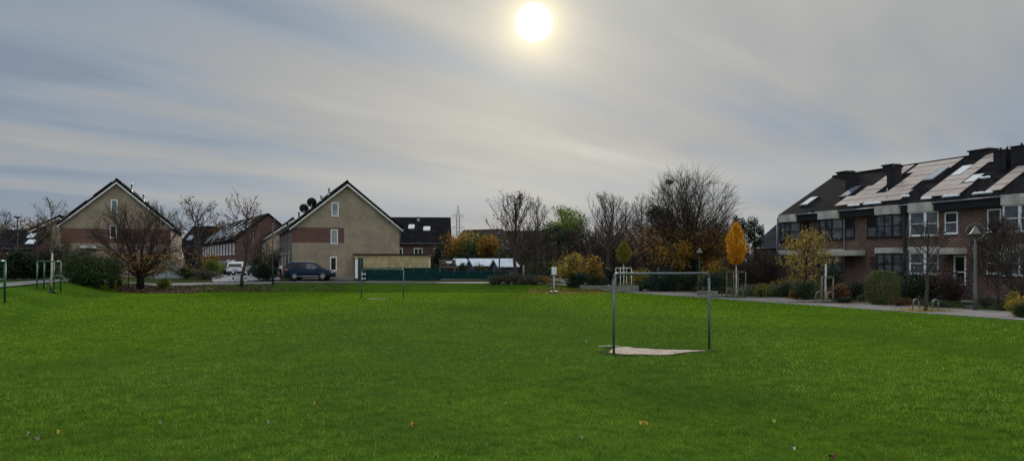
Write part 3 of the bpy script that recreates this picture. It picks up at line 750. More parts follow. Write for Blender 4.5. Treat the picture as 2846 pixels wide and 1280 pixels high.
def flue(o, x, y, zb, h, r=0.07, m=metal_lt, name='flue_pipe'):
    mb = MB().lathe([(r*1.7, zb-0.1), (r*1.7, zb+0.06), (r, zb+0.1), (r, zb+h*0.8), (r*1.5, zb+h*0.82), (r*1.5, zb+h*0.9), (r*0.8, zb+h*0.92), (r*0.8, zb+h)], 10, (x, y, 0)); return mb.build(name, m, o)
r2 = 10.35-z2
for x, y, h, m, r in ((3.85, 2.6, 0.95, metal_lt, 0.08), (3.3, 4.9, 0.85, metal_lt, 0.08), (2.9, 7.6, 0.75, black_trim, 0.10), (1.7, 13.5, 0.8, black_trim, 0.09), (1.3, 16.5, 0.8, metal_lt, 0.07), (0.8, 19.5, 0.7, black_trim, 0.09)):
    flue(h2, x, y, roofz(x, 10.7, e2, r2)+0.15, h, r, m)
# satellite dishes
for i, (x, y, rr) in enumerate(((2.45, 6.2, 0.52), (1.75, 7.4, 0.50))):
    zb = roofz(x, 10.7, e2, r2)+0.2
    M = Matrix.Translation((x, y, zb+0.72))@Matrix.Rotation(R(-72), 4, 'X')@Matrix.Rotation(R(12), 4, 'Y')
    mb = MB().lathe([(0.02, -0.10), (rr*0.5, -0.075), (rr*0.85, -0.02), (rr, 0.03), (rr*0.98, 0.045), (rr*0.8, 0.0), (rr*0.45, -0.05), (0.02, -0.07)], 24, M=M)
    ds = mb.build('satellite_dish', black_trim, h2)
    a = MB().tube([(x, y, zb-0.1), (x, y, zb+0.7)], 0.035, 6); a.tube([M@Vector((0, rr*0.9, 0)), M@Vector((0, 0, 0.42))], 0.018, 5); a.lathe([(0.05, -0.05), (0.05, 0.05)], 8, M@Vector((0, 0, 0.42))); a.build('mast', metal_lt, ds)
# solar strips on the left slope
def slope_panel(o, x0, x1, y0, y1, W, e, r, m, name='solar_panel', lift=0.30, t=0.05):
    z0_, z1_ = roofz(x0, W, e, r)+lift, roofz(x1, W, e, r)+lift
    mb = MB().prism([(x0, z0_), (x1, z1_), (x1, z1_+t), (x0, z0_+t)], y0, y1, 'y'); return mb.build(name, m, o)
for y in (6.5, 12.0, 17.5):
    slope_panel(h2, 0.6, 2.6, y, y+3.2, 10.7, e2, r2, pv)

# ---- block behind it on the left (lower, set further along the same street)
q = Vector((X0, Y0, 0))+Vv*31+U*(-1.3)
h2b, zz = gable_row('row_house', 'small tan gabled row further down the side street, left behind the middle tan house', q.x, q.y, 7.0, 5.9, 8.3, 14, RZ, group='tan brick gabled rows', z0=0.9)
for k in range(3):
    for a, b in ((0.6, 1.5), (2.2, 3.1)): window(h2b, k*4.5+a, k*4.5+b, 2.9, 4.4, y0=0.0, axis='x-', pane=glass_grey, fw=0.08)
slope_panel(h2b, 0.6, 2.2, 1.2, 2.4, 7.0, 5.0, 7.4, skyglass, 'roof_window')

# ---- left tan gabled house
X1, Y1 = gx(168, 80), 80.0
h1, z1 = gable_row('row_house', 'tan brick gabled house on the left with solar panels seen edge on along its roof', X1, Y1, 10.25, 6.35, 10.75, 20, RZ, band=(0.0, 10.25, 4.45, 5.95), group='tan brick gabled rows', z0=0.95)
gwin(h1, z1, X1, Y1, 308, 327, 554, 591, pane=mat('teal_glass', (0.14, 0.20, 0.21), 0.15, 0.1, spec=0.8), fw=0.10)
gwin(h1, z1, X1, Y1, 305, 325, 625, 662, pane=glass, fw=0.10)
a, zt = gable_zx(X1, Y1, 228, 684); b, _ = gable_zx(X1, Y1, 270, 684)
mb = MB(); mb.cbox(a, b, -0.9, -0.02, zt-z1-0.22, zt-z1, 0.03); mb.build('awning', white_trim, h1)
a, zt = gable_zx(X1, Y1, 345, 700); MB().tube([(a+5.6, -0.15, 0.0), (a+5.6, -0.15, zt-z1)], 0.07, 6).build('drainpipe', white_trim, h1)
e1 = 6.35-z1; r1 = 10.75-z1
for (x0, x1, y0, y1) in ((0.6, 2.3, 0.3, 5.0), (2.9, 4.6, 0.3, 6.0), (0.9, 4.4, 8, 12), (0.9, 4.4, 14, 18)):
    slope_panel(h1, x0, x1, y0, y1, 10.25, e1, r1, black_trim, lift=0.40, t=0.16)
for x, y, h, m, r in ((6.35, 1.6, 1.0, metal_lt, 0.08), (7.35, 3.0, 0.9, metal_lt, 0.08), (8.0, 1.2, 0.45, black_trim, 0.08), (8.5, 1.2, 0.4, black_trim, 0.07)):
    flue(h1, x, y, roofz(x, 10.25, e1, r1)+0.18, h, r, m)
for k in range(3):
    window(h1, 0.8+k*5, 1.7+k*5, 3.0, 4.5, y0=0.0, axis='x-', pane=glass_grey, fw=0.08)
# garage annex, right of the left house (hidden behind the trees, weathered blue grey wall)
p = gxz(470, 79)
sh = thing('garden_wall', 'weathered blue grey panel wall behind the spreading bare tree', 'wall', gxz(418, 78.0), RZ)
MB().box(0, 3.0, 0, 0.12, 0, 1.75).build('panel', mat('weathered_blue_panel', (0.24, 0.29, 0.32), 0.85, 0.5, 1.4, detail=8), sh)
MB().box(-0.1, 3.1, -0.03, 0.15, 1.753, 1.83).build('coping', kerbm, sh)
MB().box(3.0, 3.16, -0.05, 0.17, 0, 1.85).build('post', stake_dk, sh)

# ---- row behind the left house, lower left
q = Vector((gx(38, 100), 100, 0))
h0, z0_ = gable_row('row_house', 'roof and white verge of the next row showing left behind the left tan house', q.x, q.y, 10.2, 5.5, 8.3, 18, RZ, group='tan brick gabled rows', z0=0.9)
for x, y, h in ((1.0, 2, 1.0), (2.2, 3, 1.1), (3.3, 3.2, 0.9)): flue(h0, x, y, roofz(x, 10.2, 4.6, 7.4)+0.15, h, 0.1, metal_lt)
for y0 in (0.6, 5.5): window(h0, y0, y0+1.0, 2.9, 4.3, y0=0.0, axis='x-', fw=0.08)
# far low houses on the left
def long_house(name, label, xsa, Ya, L, dep, eave, ridge, rz, wall, rt, z=0.9, group=None, nwin=4, frame=white_frame, sky=(), chim=(), over=0.3, wz=(0.8, 2.1), fl=1, wh=1.3, pane=glass, ww=1.0):
    """house seen on its long side: local x along the ridge, y back, eave wall in y=0"""
    X = gx(xsa, Ya); o = thing(name, label, 'house', (X, Ya, z), rz, group); e = eave-z; r = ridge-z
    MB().prism([(0, -0.4), (dep, -0.4), (dep, e), (dep/2, r-0.02), (0, e)], 0, L, 'x').build('wall', wall, o)
    sl = (r-e)/(dep/2); ro = MB(); t = 0.2
    ro.prism([(-over, e-sl*over+0.03), (dep/2, r+0.03), (dep/2, r+0.03+t), (-over-0.03, e-sl*over+0.03+t)], -0.25, L+0.25, 'x')
    ro.prism([(dep/2+0.001, r+0.03), (dep+over, e-sl*over+0.03), (dep+over+0.03, e-sl*over+0.03+t), (dep/2+0.001, r+0.03+t)], -0.25, L+0.25, 'x')
    ro.tube([(-0.25, dep/2, r+0.2), (L+0.25, dep/2, r+0.2)], 0.11, 8)
    ro.build('roof', rt, o)
    MB().tube([(-0.25, -over-0.08, e-sl*over+0.05), (L+0.25, -over-0.08, e-sl*over+0.05)], 0.07, 6).build('gutter', zinc, o)
    for i in range(nwin):
        for f in range(fl):
            x = L*(i+0.5)/nwin; window(o, x-ww/2, x+ww/2, wz[f], wz[f]+wh, frame=frame, pane=pane, fw=0.09, mull=(0.5,) if ww > 0.9 else (), sill=frame)
    for (x0, x1, f0, f1, m) in sky:
        mb = MB(); y0, y1 = f0*dep/2, f1*dep/2
        zz0, zz1 = e+sl*y0+0.27, e+sl*y1+0.27
        mb.prism([(y0, zz0), (y1, zz1), (y1, zz1+0.08), (y0, zz0+0.08)], x0, x1, 'x'); fr = mb.build('roof_window', m, o)
    for (x, yf, w, h, m) in chim:
        y = yf*dep/2; zb = e+sl*y if yf <= 1 else r
        c = MB().box(x-w/2, x+w/2, y-0.3, y+0.3, zb-0.6, zb+h); cc = c.build('chimney', m, o)
        MB().box(x-w/2-0.07, x+w/2+0.07, y-0.37, y+0.37, zb+h+0.002, zb+h+0.12).build('cap', black_trim, cc)
    return o
long_house('far_house', 'low dark roofed far house with pale skylights at the left edge', -30, 96, 5.0, 9, 4.3, 6.4, R(8), far_brick, roof_x, sky=((3.2, 4.0, 0.5, 0.75, skyglass), (3.8, 4.8, 0.1, 0.35, skyglass)), chim=((4.2, 0.9, 0.9, 0.7, black_trim),), nwin=3)
long_house('far_house', 'far dark roofed house showing between the bare trees left of the side street', 498, 152, 4.6, 10, 6.0, 9.6, R(-10), far_brick, roof_x, nwin=3, wz=(1.6,), sky=((0.8, 1.9, 0.2, 0.45, skyglass_dk),), chim=((1.2, 1.0, 0.5, 0.7, kerbm),))
# ---- red brick row at the end of the side street: facade runs back to the left
rzf = math.atan2(-0.874, 0.486)
fA = Vector((gx(563, 146), 146, 0.9))
LF = 34.6
rr_ = thing('row_house', 'long dark red brick row with many white windows ending the side street', 'house', fA, rzf)
e = 6.0-0.9; rg_ = 9.7-0.9; dep = 9.0
MB().prism([(0, -0.4), (dep, -0.4), (dep, e), (dep/2, rg_), (0, e)], 0, LF, 'x').build('wall', far_brick, rr_)
ro = MB(); sl = (rg_-e)/(dep/2)
ro.prism([(-0.3, e-sl*0.3+0.03), (dep/2, rg_+0.03), (dep/2, rg_+0.25), (-0.33, e-sl*0.3+0.25)], -0.2, LF+0.2, 'x')
ro.prism([(dep/2+0.001, rg_+0.03), (dep+0.3, e-sl*0.3+0.03), (dep+0.33, e-sl*0.3+0.25), (dep/2+0.001, rg_+0.25)], -0.2, LF+0.2, 'x')
ro.build('roof', roof_x, rr_)
for i in range(12):
    x = 1.4+i*2.8; window(rr_, x-0.55, x+0.55, 2.9, 4.5, pane=glass_pale if i % 3 else glass, fw=0.12, mull=(0.5,), sill=white_frame)
    if i < 9: window(rr_, x-0.5, x+0.5, 0.6, 1.9, pane=glass_grey, fw=0.12, sill=white_frame)
for x in (27.6, 31.9): MB().box(x-1.4, x+1.4, -0.08, -0.005, 0.0, 2.1).build('garage_door', white_trim, rr_)
for x in range(4): MB().prism([(-0.34, e-sl*0.3+0.27), (dep/2, rg_+0.27), (dep/2, rg_+0.40), (-0.34, e-sl*0.3+0.40)], x*7+5.4, x*7+5.65, 'x').build('party_wall_coping', metal_lt, rr_)
for i in range(14):
    x = 1.0+i*2.3; f0 = 0.12+0.18*(i % 3); y0_, y1_ = f0*dep/2, (f0+0.3)*dep/2
    MB().prism([(y0_, e+sl*y0_+0.30), (y1_, e+sl*y1_+0.30), (y1_, e+sl*y1_+0.38), (y0_, e+sl*y0_+0.38)], x, x+1.3, 'x').build('roof_window', skyglass, rr_)
# ---- dark roofed house right behind the tan house
long_house('dark_roofed_house', 'red brick house with big dark roof and two skylights behind the middle tan house', 1080, 102, 7.6, 11, 5.1, 8.4, R(3), far_brick, roof_x, z=0.9,
           sky=((4.3, 5.2, 0.42, 0.58, skyglass), (3.6-1.3, 3.6-0.5+0.0, 0.50, 0.66, skyglass)), nwin=3, wz=(2.0,), wh=1.5, ww=1.1, chim=((3.5, 0.9, 0.35, 0.5, metal_lt),))
long_house('far_house', 'far brown gabled roof rising behind the yellow and green tree', 1245, 150, 9, 10, 5.0, 8.7, R(-35), far_brick, roof_brown, nwin=3)
long_house('far_house', 'far house with brown roof hidden behind the bare lamp post tree', 1345, 135, 14, 10, 5.0, 8.0, R(4), far_brick, roof_brown, nwin=4)

# ---- beige garage beside the tan house
ga = gx(982, 80.0); 
gar = thing('garage', 'beige rendered garage with stained top and narrow white door', 'garage', (gx(984, 79.0), 79.0, 0.80), R(4))
gh = ztop(708, 79)-0.8
ren = mat('stained_beige_render', (0.40, 0.33, 0.185), 0.9, 0.30, 1.5, detail=8)
t = ren.node_tree; 
MB().box(0, 7.4, 0, 6.5, -0.3, gh).build('wall', ren, gar)
MB().box(-0.12, 7.52, -0.12, 6.6, gh+0.002, gh+0.12).build('flat_roof', black_trim, gar)
MB().box(0.10, 0.62, -0.06, -0.003, 0.0, gh-0.45).build('door', white_frame, gar)
MB().box(0.0, 0.098, -0.05, -0.003, 0.0, gh-0.3).build('door_post', dark_frame, gar)

# ---- green privacy fence
gf = bpy.data.materials.new('green_screen'); gf.use_nodes = True
def fence_mat(m):
    t = m.node_tree; p = t.nodes['Principled BSDF']; L = t.links; tc = N(t, 'ShaderNodeTexCoord')
    wv = N(t, 'ShaderNodeTexWave', Scale=5.0, Distortion=0.3); L.new(tc.outputs['Object'], wv.inputs['Vector'])
    n = N(t, 'ShaderNodeTexNoise', Scale=1.2, Detail=4.0); L.new(tc.outputs['Object'], n.inputs['Vector'])
    a = mixc(t, mathn(t, 'MULTIPLY', wv.outputs[0], 0.5), (0.004, 0.034, 0.036), (0.007, 0.054, 0.053))
    a = mixc(t, maprange(t, n.outputs[0], 0.35, 0.7, 0, 0.5), a, (0.004, 0.026, 0.026)); L.new(a, p.inputs['Base Color']); p.inputs['Roughness'].default_value = 0.8; p.inputs['Specular IOR Level'].default_value = 0.1
fence_mat(gf)
def fence(xs0, xs1, Ya, Yb_, top0, top1, label, n):
    A = Vector((gx(xs0, Ya), Ya)); B = Vector((gx(xs1, Yb_), Yb_)); L = (B-A).length; rz = math.atan2(B.y-A.y, B.x-A.x)
    z = gz(A.x, A.y)-0.05; o = thing('screen_fence', label, 'fence', (A.x, A.y, z), rz)
    h0 = ztop(top0, Ya)-z; h1 = ztop(top1, Yb_)-z
    for i in range(n):
        a = L*i/n; b = L*(i+1)/n; za = h0+(h1-h0)*i/n
        MB().box(a+0.03, b-0.03, -0.02, 0.02, 0.05, za).build('panel', gf, o)
    for i in range(n+1):
        a = L*i/n; za = h0+(h1-h0)*i/n; MB().tube([(a, 0.0, 0), (a, 0.0, za+0.08)], 0.035, 6).build('post', dkgreen_paint, o)
    MB().box(0, L, -0.12, 0.12, -0.1, 0.10).build('plinth', kerbm, o)
    return o
fence(1003, 1222, 75.6, 76.8, 744, 743, 'taller length of green privacy fence behind the far goal', 6)
fence(1223, 1412, 77.2, 78.6, 752, 753, 'lower length of green privacy fence in front of the white roofed huts', 5)
MB_ = MB().tube([(0, 0, 0), (0, 0, 2.3)], 0.06, 8); MB_.box(-0.25, 0.25, -0.03, 0.03, 0.0, 2.25)
tag(MB_.build('gate_post', dkgreen_paint, None, gxz(1002, 75.3)), 'tall dark green gate post at the left end of the privacy fence', 'post')

# ---- garden huts
blue_wood = mat('blue_grey_boards', (0.055, 0.065, 0.095), 0.8, 0.25, 2.0)
hut_roof_white = mat('white_hut_roof', (0.48, 0.54, 0.61), 0.6, 0.14, 1.8, detail=8)  # bluish white roof colour with random tone
def hut(xs0, xs1, Y, ridge_y, eave_y, label, door=False):
    w = (xs1-xs0)/FS*Y*0.95; p = gxz(xs0+(xs1-xs0)*0.20, Y); o = thing('garden_hut', label, 'hut', p, R(12), 'garden huts behind the fence')
    r = ztop(ridge_y, Y)-p.z; e = ztop(eave_y, Y)-p.z; d = 2.6
    M = Matrix.Rotation(R(8), 4, 'Z')
    MB().prism([(0, -0.2), (d, -0.2), (d, e), (d/2, r-0.02), (0, e)], 0.15, w-0.12, 'x', M).build('wall', blue_wood, o)
    mb = MB(); sl = (r-e)/(d/2)
    mb.prism([(-0.25, e-sl*0.25+0.02), (d/2, r+0.02), (d/2, r+0.10), (-0.25, e-sl*0.25+0.10)], 0, w, 'x', M)
    mb.prism([(d/2+0.001, r+0.02), (d+0.25, e-sl*0.25+0.02), (d+0.25, e-sl*0.25+0.10), (d/2+0.001, r+0.10)], 0, w, 'x', M); mb.build('roof', hut_roof_white, o)
    mb = MB(); mb.prism([(-0.28, e-sl*0.25-0.08), (d/2, r-0.06), (d/2, r+0.12), (-0.28, e-sl*0.25+0.12)], -0.05, -0.002, 'x', M)
    mb.prism([(d/2+0.001, r-0.06), (d+0.28, e-sl*0.25-0.08), (d+0.28, e-sl*0.25+0.12), (d/2+0.001, r+0.12)], -0.05, -0.002, 'x', M); mb.build('verge_board', white_trim, o)
    if door:
        w_ = MB().box(w*0.10, w*0.34, -0.05, -0.003, 0.9, e-0.1, M).build('window', white_frame, o)
        MB().box(w*0.13, w*0.31, -0.056, -0.052, 1.0, e-0.18, M).build('pane', glass_grey, w_)
    return o
hut(1240, 1262, 93, 724, 733, 'small garden hut roof, leftmost of the white roofs and lowest')
hut(1262, 1301, 91, 720, 736, 'garden hut with white roof behind the clipped round bush')
hut(1299, 1373, 89, 720, 737, 'widest garden hut with white roof above the green fence')
hut(1369, 1437, 87, 720, 739, 'blue boarded garden hut with white window, rightmost of the white roofed huts', door=True)

# ---- slate roofed house left of the right hand row
def right_row_unit(): pass
q0 = Vector((37.6, 110, 0))
rzr = math.atan2(-Vv.y, -Vv.x)
def slate_house(shift, label, lift, back):
    p = q0+Vv*shift+U*back; o = thing('slate_roofed_house', label, 'house', (p.x, p.y, 0.0), rzr, 'slate roofed row beyond the right hand row')
    L = 6.5; e = 4.9+lift; dep = 12; r = 9.4+lift; 
    MB().prism([(0, -0.4), (dep, -0.4), (dep, e), (dep/2, r), (0, e)], 0, L, 'x').build('wall', far_brick, o)
    sl = (r-e)/(dep/2); ro = MB()
    ro.prism([(-0.5, e-sl*0.5+0.03), (dep/2, r+0.03), (dep/2, r+0.25), (-0.53, e-sl*0.5+0.25)], -0.1, L+0.02, 'x')
    ro.prism([(dep/2+0.001, r+0.03), (dep+0.5, e-sl*0.5+0.03), (dep+0.5, e-sl*0.5+0.25), (dep/2+0.001, r+0.25)], -0.1, L+0.02, 'x'); ro.build('roof', roof_slate, o)
    MB().prism([(-0.52, e-sl*0.5+0.27), (dep/2, r+0.27), (dep/2, r+0.36), (-0.52, e-sl*0.5+0.36)], L-0.22, L, 'x').build('verge_board', mat('grey_verge', (0.20, 0.20, 0.21), 0.7), o)
    MB().tube([(-0.1, -0.55, e-sl*0.5+0.1), (L, -0.55, e-sl*0.5+0.1)], 0.08, 6).build('gutter', zinc, o)
    window(o, 0.6, 2.4, 2.4, 4.0, frame=dark_frame, pane=glass, fw=0.08); window(o, 4.0, 5.6, 2.4, 4.0, frame=dark_frame, pane=glass, fw=0.08)
    return o, e, sl
for sh_, lb, lift, bk in ((6.5, 'far unit of the slate roofed row, with chimneys, behind the small yellow tree', 0.0, 0.0), (0.0, 'near unit of the slate roofed row beside the tall grey drainpipe', -0.25, 0.0), (-6.5, 'slate roofed unit partly hidden behind the end of the solar panelled row', -0.5, 0.0)):
    o, e, sl = slate_house(sh_, lb, lift, bk)
    if sh_ == 0.0:
        c = MB().box(3.4, 4.4, 3.2, 4.3, e+sl*3-0.3, e+sl*5+0.9).build('chimney', mat('pale_slate', (0.17, 0.185, 0.19), 0.7, 0.2, 5.0), o)
        MB().box(3.3, 4.5, 3.1, 4.4, e+sl*5+0.902, e+sl*5+1.08).build('cap', black_trim, c)
        MB().box(1.4, 2.3, 3.6, 4.6, e+sl*3-0.3, e+sl*5+0.3).build('chimney', black_trim, o)

# ------------------------------------------------------------------ right hand row
F0 = Vector((23.3, 68.2, 0))
XD = -Vv                              # local x of the row in the world
def f_x(xs, dep=0.0):                 # photo column -> metres along the row, at a depth behind the facade
    r = (xs-1423)/FS; b = F0+U*dep; return (r*b.y-b.x)/(XD.x-r*XD.y)
EV = 6.5; RD = 9.82; DP = 5.5; SL = (RD-EV)/DP
def on_roof(mb, x0, x1, d0, d1, lift, t):
    z0_, z1_ = EV+SL*d0+lift, EV+SL*d1+lift
    mb.prism([(d0, z0_), (d1, z1_), (d1-t*0.5, z1_+t), (d0-t*0.5, z0_+t)], x0, x1, 'x')
bay_glass = mat('bay_glass', (0.075, 0.09, 0.105), 0.15, 0.7, 2.2, spec=0.6)  # lighter, uneven tone painted in for the reflections on the panes
def unit(x0, x1, label, bay=None, win=None, frame=dark_frame, left_gable=False, white=False, lwin=None, door=None, panels=(), sky=(), stacks=(), ridge_ch=(), canopy=None, lattice=None, bayframe=None, baypane=glass, snowy=()):
    W = x1-x0; p = F0+XD*x0; o = thing('row_house', label, 'house', (p.x, p.y, 0), math.atan2(XD.y, XD.x), 'red brick row with dark roofs on the right')
    f = lambda x: x-x0
    bayframe = bayframe or frame
    if baypane is glass: baypane = bay_glass
    MB().prism([(0, -0.2), (2*DP, -0.2), (2*DP, EV), (DP, RD-0.02), (0, EV)], 0.0, W, 'x').build('wall', red_brick, o)
    ro = MB(); lo = -0.12 if left_gable else 0.0
    ro.prism([(-0.32, EV-SL*0.32+0.03), (DP, RD+0.03), (DP, RD+0.22), (-0.34, EV-SL*0.32+0.22)], lo, W, 'x')
    ro.prism([(DP+0.001, RD+0.03), (2*DP+0.3, EV-SL*0.3+0.03), (2*DP+0.3, EV-SL*0.3+0.22), (DP+0.001, RD+0.22)], lo, W, 'x')
    n = int(W/0.33)
    for i in range(n+1): ro.tube([(lo+i*0.33, DP, RD+0.22), (lo+i*0.33+0.30, DP, RD+0.24)], [0.12, 0.10], 6, smooth=False)
    rf = ro.build('roof', roof_x, o)
    MB().box(0.001, W-0.001, -0.36, -0.004, EV-0.62, EV-0.14).build('fascia', black_trim, o)
    MB().tube([(0.0, -0.42, EV-0.10), (W, -0.42, EV-0.10)], 0.07, 6).build('gutter', zinc, o)
    def bayshape(a, b, z0, z1, prot, ch, ins=0.0):
        return [(a+ins, 0.0), (a+ins+ch, -prot+ins), (b-ins-ch, -prot+ins), (b-ins, 0.0)], z0, z1
    if bay:
        a, b = f(bay[0]), f(bay[1]); prot = 0.75; ch = 0.42
        for (z0_, z1_, ins) in ((-0.15, 1.62, 0.02), (3.48, 4.22, 0.02)):
            P_, _, _ = bayshape(a, b, 0, 0, prot, ch, ins); MB().prism(P_, z0_, z1_, 'z').build('bay', red_brick, o)
        for (z0_, z1_, ins) in ((5.84, 6.47, -0.08), (3.08, 3.478, -0.06)):
            P_, _, _ = bayshape(a, b, 0, 0, prot, ch, ins); MB().prism(P_, z0_, z1_, 'z').build('concrete_band', concrete, o)
        for (z0_, z1_) in ((1.622, 3.078), (4.222, 5.838)):
            g = MB(); P_, _, _ = bayshape(a, b, 0, 0, prot, ch, 0.05); g.prism(P_, z0_+0.02, z1_-0.02, 'z')
            fr = MB(); pts = [(a+0.02, 0.0), (a+0.02+ch, -prot+0.02), (b-0.02-ch, -prot+0.02), (b-0.02, 0.0)]
            if bayframe is white_frame: fw = 0.055
            else: fw = 0.05
            for i in range(3):
                A_ = Vector(pts[i]); B_ = Vector(pts[i+1]); d = (B_-A_); Lx = d.length; ang = math.atan2(d.y, d.x)
                M = Matrix.Translation((A_.x, A_.y, 0))@Matrix.Rotation(ang, 4, 'Z')
                fr.box(0.0, fw*1.5, -0.03, 0.03, z0_, z1_, M); fr.box(Lx-fw*1.5, Lx, -0.03, 0.03, z0_, z1_, M)
                fr.box(fw*1.5, Lx-fw*1.5, -0.028, 0.028, z0_, z0_+fw*1.6, M); fr.box(fw*1.5, Lx-fw*1.5, -0.028, 0.028, z1_-fw*1.4, z1_, M)
                zm = z0_+(z1_-z0_)*0.5; fr.box(fw*1.5, Lx-fw*1.5, -0.026, 0.026, zm-fw*0.5, zm+fw*0.5, M)
                if i == 1 and Lx > 1.0 and bayframe is dark_frame: fr.box(Lx*0.5-fw/2, Lx*0.5+fw/2, -0.024, 0.024, z0_+fw, z1_-fw, M)
            w = fr.build('bay_window', bayframe, o); g.build('pane', baypane, w)
            sl_ = MB(); P_, _, _ = bayshape(a, b, 0, 0, prot, ch, -0.07); sl_.prism(P_, z0_-0.05, z0_-0.003, 'z'); sl_.build('sill', bayframe, w)
    if win:
        window(o, f(win[0]), f(win[1]), 4.30, 5.72, frame=frame, pane=glass_black if frame is white_frame else glass, fw=0.08, bars=(0.52,), sill=frame, blind=(0.05, 0.5, glass_grey))
    if lwin:
        window(o, f(lwin[0]), f(lwin[1]), 1.7, 3.05, frame=frame, pane=glass_black, fw=0.08, bars=(0.5,), sill=frame)
    if canopy:
        a, b = f(canopy[0]), f(canopy[1]); MB().cbox(a, b, -1.25, -0.02, 2.93, 3.33, 0.02).build('canopy', concrete, o)
    if door:
        a, b = f(door[0]), f(door[1]); d = window(o, a, b, 0.92, 2.86, frame=white_frame if white else dark_frame, pane=glass_black, fw=0.10, bars=(0.45,)); d.name = 'door'
        MB().tube([(a+0.16, -0.07, 1.85), (a+0.16, -0.12, 1.85), (a+0.28, -0.12, 1.85)], 0.015, 6).build('handle', metal_lt, d)
        st = MB()
        for i in range(5): st.box(a-0.3, b+0.3, -1.1-0.28*(i+1), -1.1-0.28*i, -0.05, 0.90-0.18*(i+1)+0.002)
        st.box(a-0.3, b+0.3, -1.1, -0.02, -0.05, 0.90); st.build('steps', concrete_dk, o)
        rl = MB()
        for xx in (a-0.3, b+0.3):
            rl.tube([(xx, -0.1, 1.85), (xx, -1.15, 1.85), (xx, -2.55, 0.92)], 0.025, 6); rl.tube([(xx, -0.1, 1.40), (xx, -1.15, 1.40), (xx, -2.55, 0.47)], 0.018, 6)
            for yy, h_ in ((-0.15, 0.9), (-1.15, 0.9), (-2.5, 0.0)): rl.tube([(xx, yy, h_-0.05), (xx, yy, h_+0.95)], 0.02, 6)
            for k in range(9): yy = -0.3-k*0.26; zz_ = 0.9 if yy > -1.15 else 0.9+(yy+1.15)*0.66; rl.tube([(xx, yy, zz_+0.05), (xx, yy, zz_+0.92)], 0.008, 4)
        rl.build('railing', black_trim, o)
    if lattice:
        a, b = f(lattice[0]), f(lattice[1]); lt = MB(); 
        for i in range(4):
            for j in range(5): cx = a+(b-a)*(i+0.5)/4; cz_ = 2.0+0.17*j+0.08; lt.box(cx-0.055, cx+0.055, -0.006, 0.01, cz_-0.055, cz_+0.055)
        lt.build('lattice_openings', glass_black, o)
    for (a, b, rows) in panels:
        a_, b_ = f(a), f(b); nc = max(1, round((b_-a_)/1.02)); cw = (b_-a_)/nc; rh = 1.30
        for r_ in rows:
            for c_ in range(nc):
                d0 = 0.10+r_*rh+0.015; d1 = d0+rh-0.03; mb = MB(); on_roof(mb, a_+c_*cw+0.015, a_+(c_+1)*cw-0.015, d0, min(d1, DP-0.05), 0.30, 0.04)
                pn = mb.build('solar_panel', pv, o)
                m2 = MB(); dm = (d0+min(d1, DP-0.05))/2; on_roof(m2, a_+c_*cw+0.02, a_+(c_+1)*cw-0.02, dm-0.015, dm+0.015, 0.356, 0.012); m2.build('panel_rib', pv_line, pn)
    for (xc, dc, w, h, m) in sky:
        fr = MB(); on_roof(fr, f(xc)-w/2-0.09, f(xc)+w/2+0.09, dc-h/2-0.08, dc+h/2+0.08, 0.22, 0.10); fo = fr.build('roof_window', dark_frame, o)
        g = MB(); on_roof(g, f(xc)-w/2, f(xc)+w/2, dc-h/2, dc+h/2, 0.36, 0.012); g.build('pane', m, fo)
    for (xa, xb, dc, h, w) in stacks:
        zb = EV+SL*dc; c = MB().box(f(xa), f(xb), dc-w/2, dc+w/2, zb-0.5, zb+h+0.2).build('chimney', black_trim, o)
        MB().box(f(xa)-0.05, f(xb)+0.05, dc-w/2-0.05, dc+w/2+0.05, zb+h+0.202, zb+h+0.27).build('cap', dark_frame, c)
        MB().lathe([(0.06, zb+h+0.272), (0.06, zb+h+0.38), (0.09, zb+h+0.40), (0.04, zb+h+0.46)], 8, ((f(xa)+f(xb))/2, dc, 0)).build('chimney_pot', black_trim, c)
    for (xa, xb, h) in ridge_ch:
        c = MB().box(f(xa), f(xb), DP-0.35, DP+0.45, RD-0.6, RD+h).build('chimney', black_trim, o)
        MB().box(f(xa)-0.09, f(xb)+0.09, DP-0.44, DP+0.54, RD+h+0.002, RD+h+0.10).build('cap', dark_frame, c)
    for (xa, xb, dc) in snowy:
        sn = MB(); rngs = np.random.default_rng(int(xa*100)); a_ = f(xa); 
        nseg = 10; pts = []; rs = []
        for i in range(nseg+1):
            xx = a_+(xb-xa)*i/nseg; pts.append((xx, dc, EV+SL*dc+0.26+rngs.random()*0.02)); rs.append(0.02 if i in (0, nseg) else 0.08+0.04*rngs.random())
        sn.tube(pts, rs, 6); sn.build('snow', snow, o)
    return o
def pipe(o, x, off=0.12, m=zinc, r=0.06, y=-0.30): MB().tube([(x, y, EV-0.15), (x, -0.10, EV-0.7), (x, -0.10, 0.0)], r, 8).build('drainpipe', m, o)
u1 = unit(0.0, 4.5, 'leftmost unit of the red brick row with one bright skylight in its bare roof', bay=(0.15, 2.35), win=(2.75, 3.5), left_gable=True,
          sky=((1.75, 1.35, 0.85, 1.1, skyglass),), ridge_ch=((0.75, 1.9, 0.42),), lwin=None, baypane=glass_grey, lattice=(3.0, 3.9))
MB().tube([(-0.18, -0.35, EV-0.2), (-0.18, -0.35, 0.0)], 0.09, 8).build('drainpipe', zinc, u1)
u2 = unit(4.5, 9.0, "red brick unit with flat concrete door canopy, solar panels only on its roof's right side", bay=(4.95, 7.25), win=(7.45, 8.4),
          panels=((6.1, 9.0, (0,)), (6.9, 9.0, (1,)), (7.4, 9.0, (2,)), (8.0, 9.0, (3,))), sky=((5.6, 2.2, 0.85, 1.35, skyglass_dk),), stacks=((4.52, 5.35, 2.95, 1.2, 0.6),), ridge_ch=((5.9, 6.9, 0.42),), canopy=(7.3, 8.98), lattice=(7.5, 8.3), snowy=((7.6, 8.9, 0.02),))
